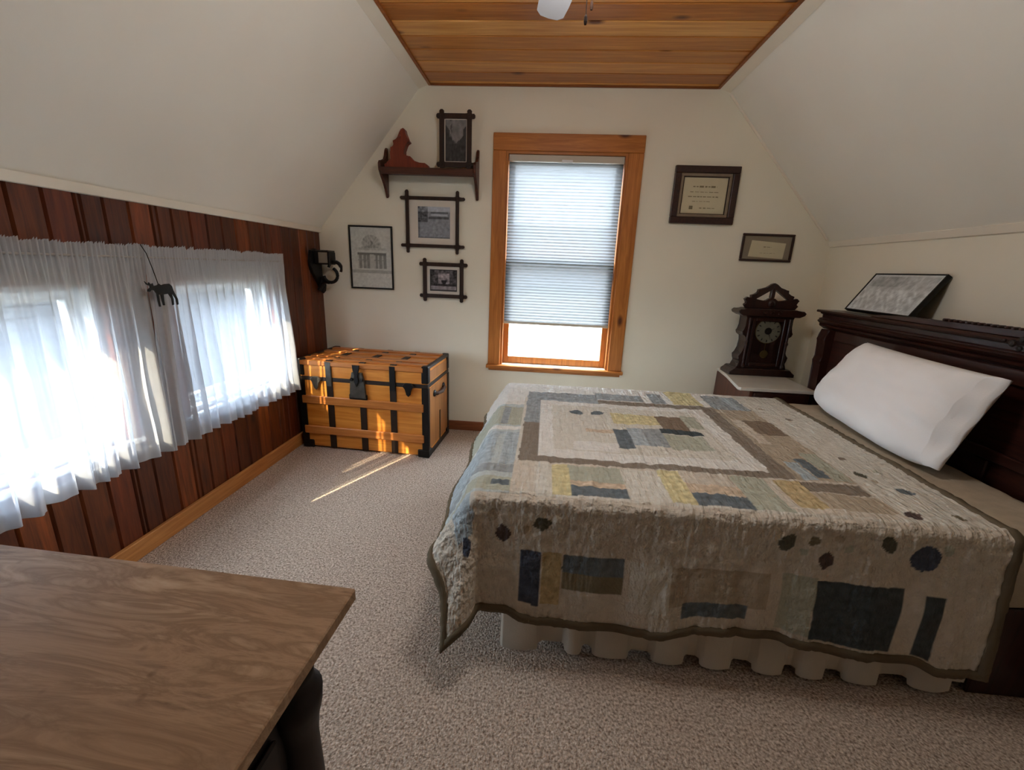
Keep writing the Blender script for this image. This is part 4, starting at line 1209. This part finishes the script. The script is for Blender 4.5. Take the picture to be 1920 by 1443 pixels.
Cq = {k: lin(v) for k, v in dict(cream=(214, 209, 197), beige=(208, 198, 183), pale=(226, 223, 216), grey=(158, 163, 164), blue=(174, 184, 188), slate=(110, 118, 122), dark=(78, 85, 88), taupe=(140, 129, 116),
      yellow=(212, 200, 156), sage=(180, 181, 164), peach=(208, 188, 164), olive=(132, 122, 100), brown=(136, 120, 104), tan=(182, 168, 148), gold=(194, 174, 134), band=(208, 198, 183), leafg=(98, 96, 84), leafp=(96, 82, 78), navy=(80, 86, 100), mist=(190, 198, 196)).items()}
def zt(z): return T0 - (0.592 - z)
PATCH = [  # (s0, s1, t0, t1, colour) later entries lie over earlier ones
    (-0.60, -0.075, 0, 3, 'mist'), (1.075, 1.50, 0, 3, 'cream'), (-0.60, 1.5, 0, zt(0.40), 'beige'), (-0.60, 1.5, zt(0.40), T0 - 0.01, 'band'),
    (-0.60, -0.075, 2.02, 3, 'pale'), (-0.60, -0.075, 1.73, 1.985, 'sage'), (-0.165, -0.135, 1.74, 1.97, 'grey'), (-0.60, -0.07, 1.675, 1.715, 'pale'), (-0.60, -0.075, 1.35, 1.65, 'blue'), (-0.155, -0.13, 1.35, 1.62, 'mist'),
    (-0.60, -0.075, 1.285, 1.345, 'grey'), (-0.60, -0.075, 1.165, 1.25, 'sage'), (-0.14, -0.08, 1.20, 1.225, 'slate'),
    (-0.36, -0.18, 0.72, 1.10, 'beige'), (-0.30, -0.20, 1.02, 1.16, 'blue'),
    (-0.075, 1.075, T0, 1.385, 'beige'), (-0.075, 1.075, 2.17, T1 + 0.02, 'pale'), (0.88, 1.075, 1.385, 2.17, 'tan'),
    (-0.065, 0.88, 1.385, 2.175, 'taupe'), (-0.065, 0.005, 1.78, 2.175, 'grey'), (-0.065, 0.30, 2.115, 2.265, 'grey'), (0.003, 0.81, 1.425, 2.115, 'pale'),
    (0.06, 0.74, 1.50, 2.06, 'cream'),
    (0.335, 0.54, 1.835, 1.975, 'yellow'), (0.54, 0.66, 1.80, 1.965, 'brown'), (0.66, 0.73, 1.83, 1.99, 'sage'), (0.315, 0.378, 1.555, 1.755, 'slate'), (0.378, 0.44, 1.60, 1.785, 'blue'), (0.44, 0.52, 1.60, 1.785, 'grey'),
    (0.52, 0.70, 1.745, 1.80, 'dark'), (0.52, 0.68, 1.575, 1.735, 'sage'), (0.20, 0.315, 1.705, 1.745, 'peach'), (0.14, 0.315, 1.51, 1.60, 'pale'), (0.20, 0.315, 1.62, 1.69, 'cream'),
    (-0.005, 0.053, T0, 1.38, 'cream'), (0.053, 0.110, T0, 1.37, 'yellow'), (0.110, 0.285, 1.262, 1.37, 'sage'), (0.110, 0.285, 1.228, 1.262, 'peach'), (0.110, 0.285, T0, 1.226, 'slate'), (0.285, 0.41, T0, 1.37, 'cream'),
    (0.41, 0.482, T0, 1.38, 'yellow'), (0.482, 0.652, 1.30, 1.38, 'beige'), (0.482, 0.652, 1.237, 1.30, 'peach'), (0.482, 0.652, T0, 1.235, 'slate'), (0.652, 0.76, T0, 1.38, 'sage'), (0.79, 0.875, T0 + 0.03, 1.37, 'gold'), (0.875, 1.07, T0 + 0.03, 1.30, 'tan'),
    (0.875, 1.065, 1.305, 1.372, 'taupe'), (0.905, 0.955, 1.39, 1.53, 'blue'), (0.958, 1.005, 1.41, 1.565, 'slate'), (1.01, 1.07, 1.40, 1.62, 'sage'), (0.95, 1.073, 1.81, 1.99, 'brown'), (0.90, 0.95, 1.70, 2.0, 'beige'),
    (0.30, 0.545, 2.185, 2.31, 'grey'), (0.545, 0.585, 2.185, 2.31, 'pale'), (0.585, 0.66, 2.185, 2.36, 'grey'), (0.695, 0.845, 2.18, T1, 'yellow'), (0.885, 1.072, 2.15, 2.39, 'grey'), (0.99, 1.04, 2.15, 2.39, 'blue'),
    (-0.030, 0.032, zt(0.207), zt(0.398), 'navy'), (0.034, 0.094, zt(0.215), zt(0.398), 'gold'), (0.096, 0.280, zt(0.336), zt(0.396), 'slate'), (0.096, 0.280, zt(0.275), zt(0.334), 'olive'), (0.30, 0.42, zt(0.22), zt(0.39), 'cream'),
    (0.42, 0.70, zt(0.25), zt(0.385), 'tan'), (0.457, 0.647, zt(0.205), zt(0.260), 'slate'), (0.735, 0.828, zt(0.18), zt(0.39), 'sage'), (0.83, 1.075, zt(0.172), zt(0.382), 'dark'), (1.13, 1.188, zt(0.168), zt(0.366), 'dark'), (1.19, 1.33, 0.4, zt(0.39), 'beige'),
]
BLOBS = [(0.175, 1.955, 0.026, 'slate'), (0.275, 1.958, 0.026, 'slate'), (0.03, zt(0.492), 0.022, 'leafg'), (-0.088, zt(0.45), 0.024, 'leafp'), (-0.12, zt(0.51), 0.018, 'tan'), (0.73, zt(0.497), 0.024, 'leafg'), (0.841, zt(0.447), 0.022, 'leafp'),
         (1.003, zt(0.513), 0.022, 'leafg'), (1.106, zt(0.479), 0.040, 'navy'), (0.80, zt(0.505), 0.013, 'olive'), (0.87, zt(0.52), 0.012, 'tan'), (0.90, zt(0.49), 0.012, 'sage'), (1.16, zt(0.51), 0.014, 'sage'), (-0.02, zt(0.47), 0.012, 'tan'), (0.78, zt(0.47), 0.010, 'sage'),
         (1.135, 1.467, 0.020, 'leafg'), (1.197, 1.353, 0.020, 'slate'), (1.10, 1.195, 0.022, 'leafp'), (1.16, 1.60, 0.014, 'taupe'), (1.20, 2.05, 0.016, 'taupe'), (1.14, 2.20, 0.016, 'tan'), (1.24, 1.21, 0.014, 'olive'), (1.15, 1.42, 0.010, 'tan'), (1.22, 1.50, 0.012, 'sage'), (-0.24, 0.99, 0.030, 'navy'), (-0.205, 1.08, 0.02, 'grey')]
STRIPED = {'olive', 'sage', 'taupe'}
def qcol(s, t):
    s, t = s + 0.002 * n2(s, t, 14, 11), t + 0.002 * n2(s, t, 14, 12)
    c, nm = Cq['cream'], 'cream'
    for (a, b, p, q, k) in PATCH:
        if a <= s < b and p <= t < q: c, nm = Cq[k], k
    for (bx, by, r, k) in BLOBS:
        dx, dy = s - bx, t - by
        if abs(dx) > 2 * r or abs(dy) > 2 * r: continue
        if r > 0.03: hit = math.hypot(dx, dy) < r
        else:                                        # a pointed leaf
            an = bx * 37.0 + by * 11.0
            p, w = dx * math.cos(an) + dy * math.sin(an), -dx * math.sin(an) + dy * math.cos(an)
            L = r * 1.35
            hit = abs(p) < L and abs(w) < 0.62 * L * (1 - (p / L) ** 2) * (1.15 - 0.25 * p / L)
        if hit: c, nm = Cq[k], k
    f = 1.0
    if nm == 'navy': f = 1.0 + 0.5 * max(0, n2(s, t, 90, 1))
    elif nm in ('gold', 'yellow', 'peach'): f = 1.0 + 0.35 * n2(s, t, 55, 2)
    elif nm in ('grey', 'slate', 'dark', 'blue'): f = 1.0 + 0.30 * n2(s, t, 50, 4)
    elif nm == 'olive': f = 1.25 if (s / 0.012) % 1.0 < 0.4 and s < 0.19 else 0.95
    else: f = 1.0 + 0.10 * n2(s, t, 45, 6)
    return tuple(max(0.0, min(1.0, v * f)) for v in c)
q = thing('patchwork_quilt', 'cream, grey and yellow patchwork quilt spread over the bed', 'quilt', (0.6, 1.8, 0.15))
QS0, QT0, QT1 = S0 - AF, T0 - BN, T1 + CF
NS, NT = 400, 460
color_grid('patchwork', NS, NT, lambda u, v: qpos(QS0 + (QX1 - QS0) * u, QT0 + (QT1 - QT0) * v), lambda u, v: qcol(QS0 + (QX1 - QS0) * u, QT0 + (QT1 - QT0) * v), 'quilt', q, smooth=True, world=True)
# bound edge: a rolled strip following the four sides
def binding(path, r, out):
    bm = bmesh.new()
    pts = [Vector(p) for p in path]
    rings = []
    W = 0.026
    for i, p in enumerate(pts):
        inw = Vector(out[i]) - p
        inw.normalize()
        tdir = (pts[min(i + 1, len(pts) - 1)] - pts[max(i - 1, 0)]).normalized()
        nrm = tdir.cross(inw).normalized() * 0.0048
        a, b = p - inw * 0.003, p + inw * W
        rings.append([bm.verts.new(v) for v in (a + nrm * 0.6, (a + b) / 2 + nrm * 1.4, b + nrm, b - nrm, (a + b) / 2 - nrm * 1.4, a - nrm * 0.6)])
    for A, B in zip(rings, rings[1:]):
        for k in range(6):
            bm.faces.new((A[k], A[(k + 1) % 6], B[(k + 1) % 6], B[k]))
    bm.faces.new(rings[0][::-1]); bm.faces.new(rings[-1])
    bmesh.ops.translate(bm, verts=bm.verts, vec=-Vector(ORG['patchwork_quilt']))
    return obj('binding', bm, 'binding', q, smooth=True)
N = 190
E_ = 0.03
for path, inn in (([qpos(QS0 + (QX1 - QS0) * k / N, QT0) for k in range(N + 1)], [qpos(QS0 + (QX1 - QS0) * k / N, QT0 + E_) for k in range(N + 1)]),
                  ([qpos(QS0 + (QX1 - QS0) * k / N, QT1) for k in range(N + 1)], [qpos(QS0 + (QX1 - QS0) * k / N, QT1 - E_) for k in range(N + 1)]),
                  ([qpos(QS0, QT0 + (QT1 - QT0) * k / N) for k in range(N + 1)], [qpos(QS0 + E_, QT0 + (QT1 - QT0) * k / N) for k in range(N + 1)]),
                  ([qpos(QX1, QT0 + (QT1 - QT0) * k / N) for k in range(N + 1)], [qpos(QX1 - E_, QT0 + (QT1 - QT0) * k / N) for k in range(N + 1)])):
    binding(path, 0.006, inn)

# ---------------------------------------------------------------- pillow leaning on the headboard
pl = thing('pillow', 'plump white pillow leaning against the walnut headboard', 'pillow', (1.46, 1.93, 0.57))
BL, BR_, TL, TR = Vector((1.490, 2.370, 0.612)), Vector((1.405, 1.52, 0.596)), Vector((1.555, 2.180, 0.945)), Vector((1.545, 1.525, 0.930))
NRM = (BR_ - BL).cross(TL - BL).normalized()
if NRM.x > 0: NRM = -NRM
bm = bmesh.new()
PN = 56
def ppos(u, v, side):
    uu, vv = u * 2 - 1, v * 2 - 1
    pinch = 1 - 0.05 * (1 - vv * vv) * abs(uu) ** 6
    base = (BL * (1 - u) + BR_ * u) * (1 - v) + (TL * (1 - u) + TR * u) * v
    cen = (BL + BR_ + TL + TR) / 4
    e = ((1 - abs(uu) ** 3.2) * (1 - abs(vv) ** 3.4))
    th = 0.105 * max(0.0, e) ** 0.48 * (1.0 + 0.25 * (1 - v) * (1 - uu * uu))
    # edges draw in a little between the corners
    bow_u = 0.004 * (1 - vv * vv) * (-1 if uu > 0 else 1) * abs(uu) ** 5
    bow_v = 0.006 * (1 - uu * uu) * (-1 if vv > 0 else 1) * abs(vv) ** 5
    base = base + (BR_ - BL).normalized() * bow_u + (TL - BL).normalized() * bow_v
    base = base - Vector((0, 0, 0.040 * (1 - abs(uu) ** 4) * (1 - v) ** 3))
    if side > 0:
        wr = 0.010 * n2(u * 2, v, 3, 4) + 0.005 * n2(u + v * 0.5, v * 1.2, 8, 6)
        edge = sm((u - 0.70) / 0.3)
        wr += 0.014 * edge * math.sin((u * 0.8 + v * 0.9) * 24) * max(0, e) ** 0.3
        wr += 0.011 * sm((v - 0.75) / 0.25) * math.sin(u * 34 + v * 9) * max(0, e) ** 0.4
        return base + NRM * (th + wr * max(0.0, e) ** 0.3)
    return base - NRM * th * 0.70
for side in (1, -1):
    vs = {}
    for i in range(PN + 1):
        for j in range(PN + 1):
            vs[(i, j)] = bm.verts.new(ppos(i / PN, j / PN, side))
    for i in range(PN):
        for j in range(PN):
            bm.faces.new((vs[(i, j)], vs[(i + 1, j)], vs[(i + 1, j + 1)], vs[(i, j + 1)]))
bmesh.ops.remove_doubles(bm, verts=bm.verts, dist=0.0008)
pil = obj('pillowcase', bm, 'pillow', pl, smooth=True, world=True)
# open end of the pillowcase: a loose hem past the filling
bm = bmesh.new()
rows = []
for j in range(41):
    v = j / 40
    p = ppos(1.0, v, 1); q0 = ppos(0.97, v, 1)
    d = Vector((0.10, -1.0, -0.04)).normalized()
    wv = 0.006 * math.sin(v * 19)
    rows.append([bm.verts.new(q0 + NRM * 0.003), bm.verts.new(p + NRM * (0.010 + wv) + d * 0.006), bm.verts.new(p + d * 0.026 + NRM * (0.002 + wv)), bm.verts.new(p + d * 0.022 - NRM * 0.010), bm.verts.new(p - NRM * 0.012)])
for a, b in zip(rows, rows[1:]):
    for k in range(4): bm.faces.new((a[k], a[k + 1], b[k + 1], b[k]))
bmesh.ops.translate(bm, verts=bm.verts, vec=-Vector(ORG['pillow']))
obj('open_hem', bm, 'pillow', pl, smooth=True)

# framed print leaning on the wall above the headboard
lean = thing('leaning_picture', 'thin black framed grey print leaning on the wall above the headboard', 'picture', (1.690, 2.37, 1.0705))
HGT, WID = 0.232, 0.445
ang = math.atan2(0.120, 0.195)
lean.rotation_euler = (0, ang, 0)
color_grid('print', 60, 32, lambda u, v: (-0.0075, WID / 2 - 0.006 - (WID - 0.012) * u, 0.006 + (HGT - 0.012) * v), pic_sketch, 'picture', lean)
for (a, b, c, d) in ((-WID / 2, WID / 2, 0, 0.006), (-WID / 2, WID / 2, HGT - 0.006, HGT), (-WID / 2, -WID / 2 + 0.006, 0.006, HGT - 0.006), (WID / 2 - 0.006, WID / 2, 0.006, HGT - 0.006)):
    obj('frame_bar', box(-0.012, 0.012, a, b, c, d, 0.001), 'black', lean)
obj('backing', box(-0.0065, 0.011, -WID / 2 + 0.004, WID / 2 - 0.004, 0.004, HGT - 0.004), 'black', lean)

# ---------------------------------------------------------------- dresser with a stone top
dz = thing('dresser', 'near-black dresser with a streaked brown stone top', 'dresser', (-0.258, 0.52, 0.0), (0, 0, math.radians(-2.2)))
DW, DDp, DH = 1.02, 0.56, 0.75
top = bmesh.new()
add_box(top, -DW, 0.0, -DDp, 0.0, DH - 0.020, DH, 0.002)
obj('stone_top', top, 'stone', dz)
obj('carcass', box(-DW + 0.05, -0.036, -DDp + 0.03, -0.100, 0.08, DH - 0.0205, 0.003), 'dresserwood', dz)
obj('side_panel', box(-0.0355, -0.028, -DDp + 0.09, -0.155, 0.14, DH - 0.09, 0.003), 'dresserwood', dz)
for (px, py) in ((-0.040, -0.108), (-0.040, -DDp + 0.05), (-DW + 0.05, -0.108), (-DW + 0.05, -DDp + 0.05)):
    obj('corner_post', lathe([(0.022, 0.0), (0.026, 0.03), (0.018, 0.07), (0.030, 0.10), (0.030, 0.42), (0.032, 0.46), (0.028, 0.60), (0.031, 0.63), (0.036, 0.650), (0.038, 0.675), (0.030, 0.684), (0.029, 0.700), (0.032, 0.7295)], cx=px, cy=py, n=24), 'dresserwood', dz, smooth=True)
for k in range(3):
    z0 = 0.12 + k * 0.195
    d_ = obj('drawer', box(-DW + 0.10, -0.09, -DDp + 0.018, -DDp + 0.0295, z0, z0 + 0.18, 0.003), 'dresserwood', dz)
    for xx in (-0.30, -0.72):
        obj('knob', lathe([(0.008, -DDp + 0.018), (0.009, -DDp + 0.006), (0.016, -DDp), (0.012, -DDp - 0.010)], axis='y', cx=xx, cz=z0 + 0.09, n=12), 'brass', d_)

# ---------------------------------------------------------------- ceiling fan, plus an unseen glowing globe added as fill
FX, FY = 0.065, 1.31
fan = thing('ceiling_fan', 'white ceiling fan with two pull chains under the pine boards', 'fan', (FX, FY, ZC))
obj('canopy', lathe([(0.065, -0.0005), (0.066, -0.03), (0.045, -0.055), (0.016, -0.065), (0.016, -0.10)], n=24), 'fanwhite', fan, smooth=True)
obj('motor', lathe([(0.02, -0.095), (0.085, -0.105), (0.105, -0.135), (0.105, -0.185), (0.08, -0.215), (0.05, -0.225)], n=28), 'fanwhite', fan, smooth=True)
obj('globe_holder', lathe([(0.05, -0.2255), (0.06, -0.235), (0.055, -0.255)], n=24), 'brass', fan)
obj('added_fill_globe', lathe([(0.055, -0.2555), (0.115, -0.275), (0.150, -0.320), (0.140, -0.365), (0.095, -0.400), (0.004, -0.415)], n=28), 'fill_glow', fan, smooth=True)  # lit globe added above the view as interior fill light
A0 = math.atan2(0.585, -0.118)
for k in range(5):
    a = A0 + 2 * PI * k / 5
    bl = [(0.165, -0.046), (0.30, -0.056), (0.50, -0.054), (0.565, -0.050), (0.590, -0.032), (0.594, 0.0), (0.590, 0.032), (0.565, 0.050), (0.50, 0.054), (0.30, 0.056), (0.165, 0.046)]
    bm = bmesh.new()
    add_prism(bm, bl, 'z', -0.003, 0.003)
    bmesh.ops.rotate(bm, verts=bm.verts, cent=(0, 0, 0), matrix=Matrix.Rotation(math.radians(9), 3, 'X'))
    bmesh.ops.rotate(bm, verts=bm.verts, cent=(0, 0, 0), matrix=Matrix.Rotation(a, 3, 'Z'))
    bmesh.ops.translate(bm, verts=bm.verts, vec=(0, 0, -0.212))
    b_ = obj('blade', bm, 'fanwhite', fan)
    bm = box(0.080, 0.215, -0.014, 0.014, -0.208, -0.202, 0.002)
    bmesh.ops.rotate(bm, verts=bm.verts, cent=(0, 0, 0), matrix=Matrix.Rotation(a, 3, 'Z'))
    obj('blade_arm', bm, 'brass', b_)
for (cx_, cy_, zz) in ((-0.007, 0.0, 1.829), (0.014, 0.152, 1.935)):
    ln = zz + 0.022 - ZC
    ch = obj('pull_chain', tube([(cx_, cy_, -0.245 if cy_ > 0.05 else -0.412), (cx_, cy_, ln)], 0.0012, 6), 'cord', fan)
    obj('chain_pull', lathe([(0.0015, ln), (0.004, ln - 0.005), (0.0045, ln - 0.015), (0.003, ln - 0.022)], cx=cx_, cy=cy_, n=10), 'cord', ch)

# ---------------------------------------------------------------- outdoors
gr = struct('ground', box(-120, 120, -120, 120, -3.2, -3.0), 'snow', 'dull green lawn outside')
def house(label, cx, cy, wx, wy, ztop, front, nb, skin='siding'):
    t = thing('neighbour_house', label, 'house', (cx, cy, -3.0))
    obj('wall', box(cx - wx / 2, cx + wx / 2, cy - wy / 2, cy + wy / 2, -3.0, ztop), skin, t, world=True)
    for k in range(nb):
        z0 = ztop - 0.22 * (k + 1)
        if front == 'y':
            yy = cy - wy / 2
            b = prism([(yy - 0.035, z0), (yy - 0.0005, z0), (yy - 0.0005, z0 + 0.21), (yy - 0.010, z0 + 0.21)], 'x', cx - wx / 2, cx + wx / 2)
        else:
            xx = cx + wx / 2
            b = prism([(xx + 0.035, z0), (xx + 0.0005, z0), (xx + 0.0005, z0 + 0.21), (xx + 0.010, z0 + 0.21)], 'y', cy - wy / 2, cy + wy / 2)
        obj('siding_board', b, skin, t, world=True)
    if front == 'y':
        r = prism([(cy - wy / 2 - 0.4, ztop), (cy + wy / 2 + 0.4, ztop), (cy, ztop + wy * 0.25)], 'x', cx - wx / 2 - 0.3, cx + wx / 2 + 0.3)
    else:
        r = prism([(cx - wx / 2 - 0.4, ztop), (cx + wx / 2 + 0.4, ztop), (cx, ztop + wx * 0.25)], 'y', cy - wy / 2 - 0.3, cy + wy / 2 + 0.3)
    obj('roof', r, 'roofing', t, world=True)
house('white clapboard house seen through the pine window', 0.5, 12.5, 9.0, 6.0, 0.9, 'y', 17)
house('grey clapboard house beyond the sheer curtains', -13.0, 12.0, 6.0, 22.0, 0.6, 'x', 16, 'greysiding')
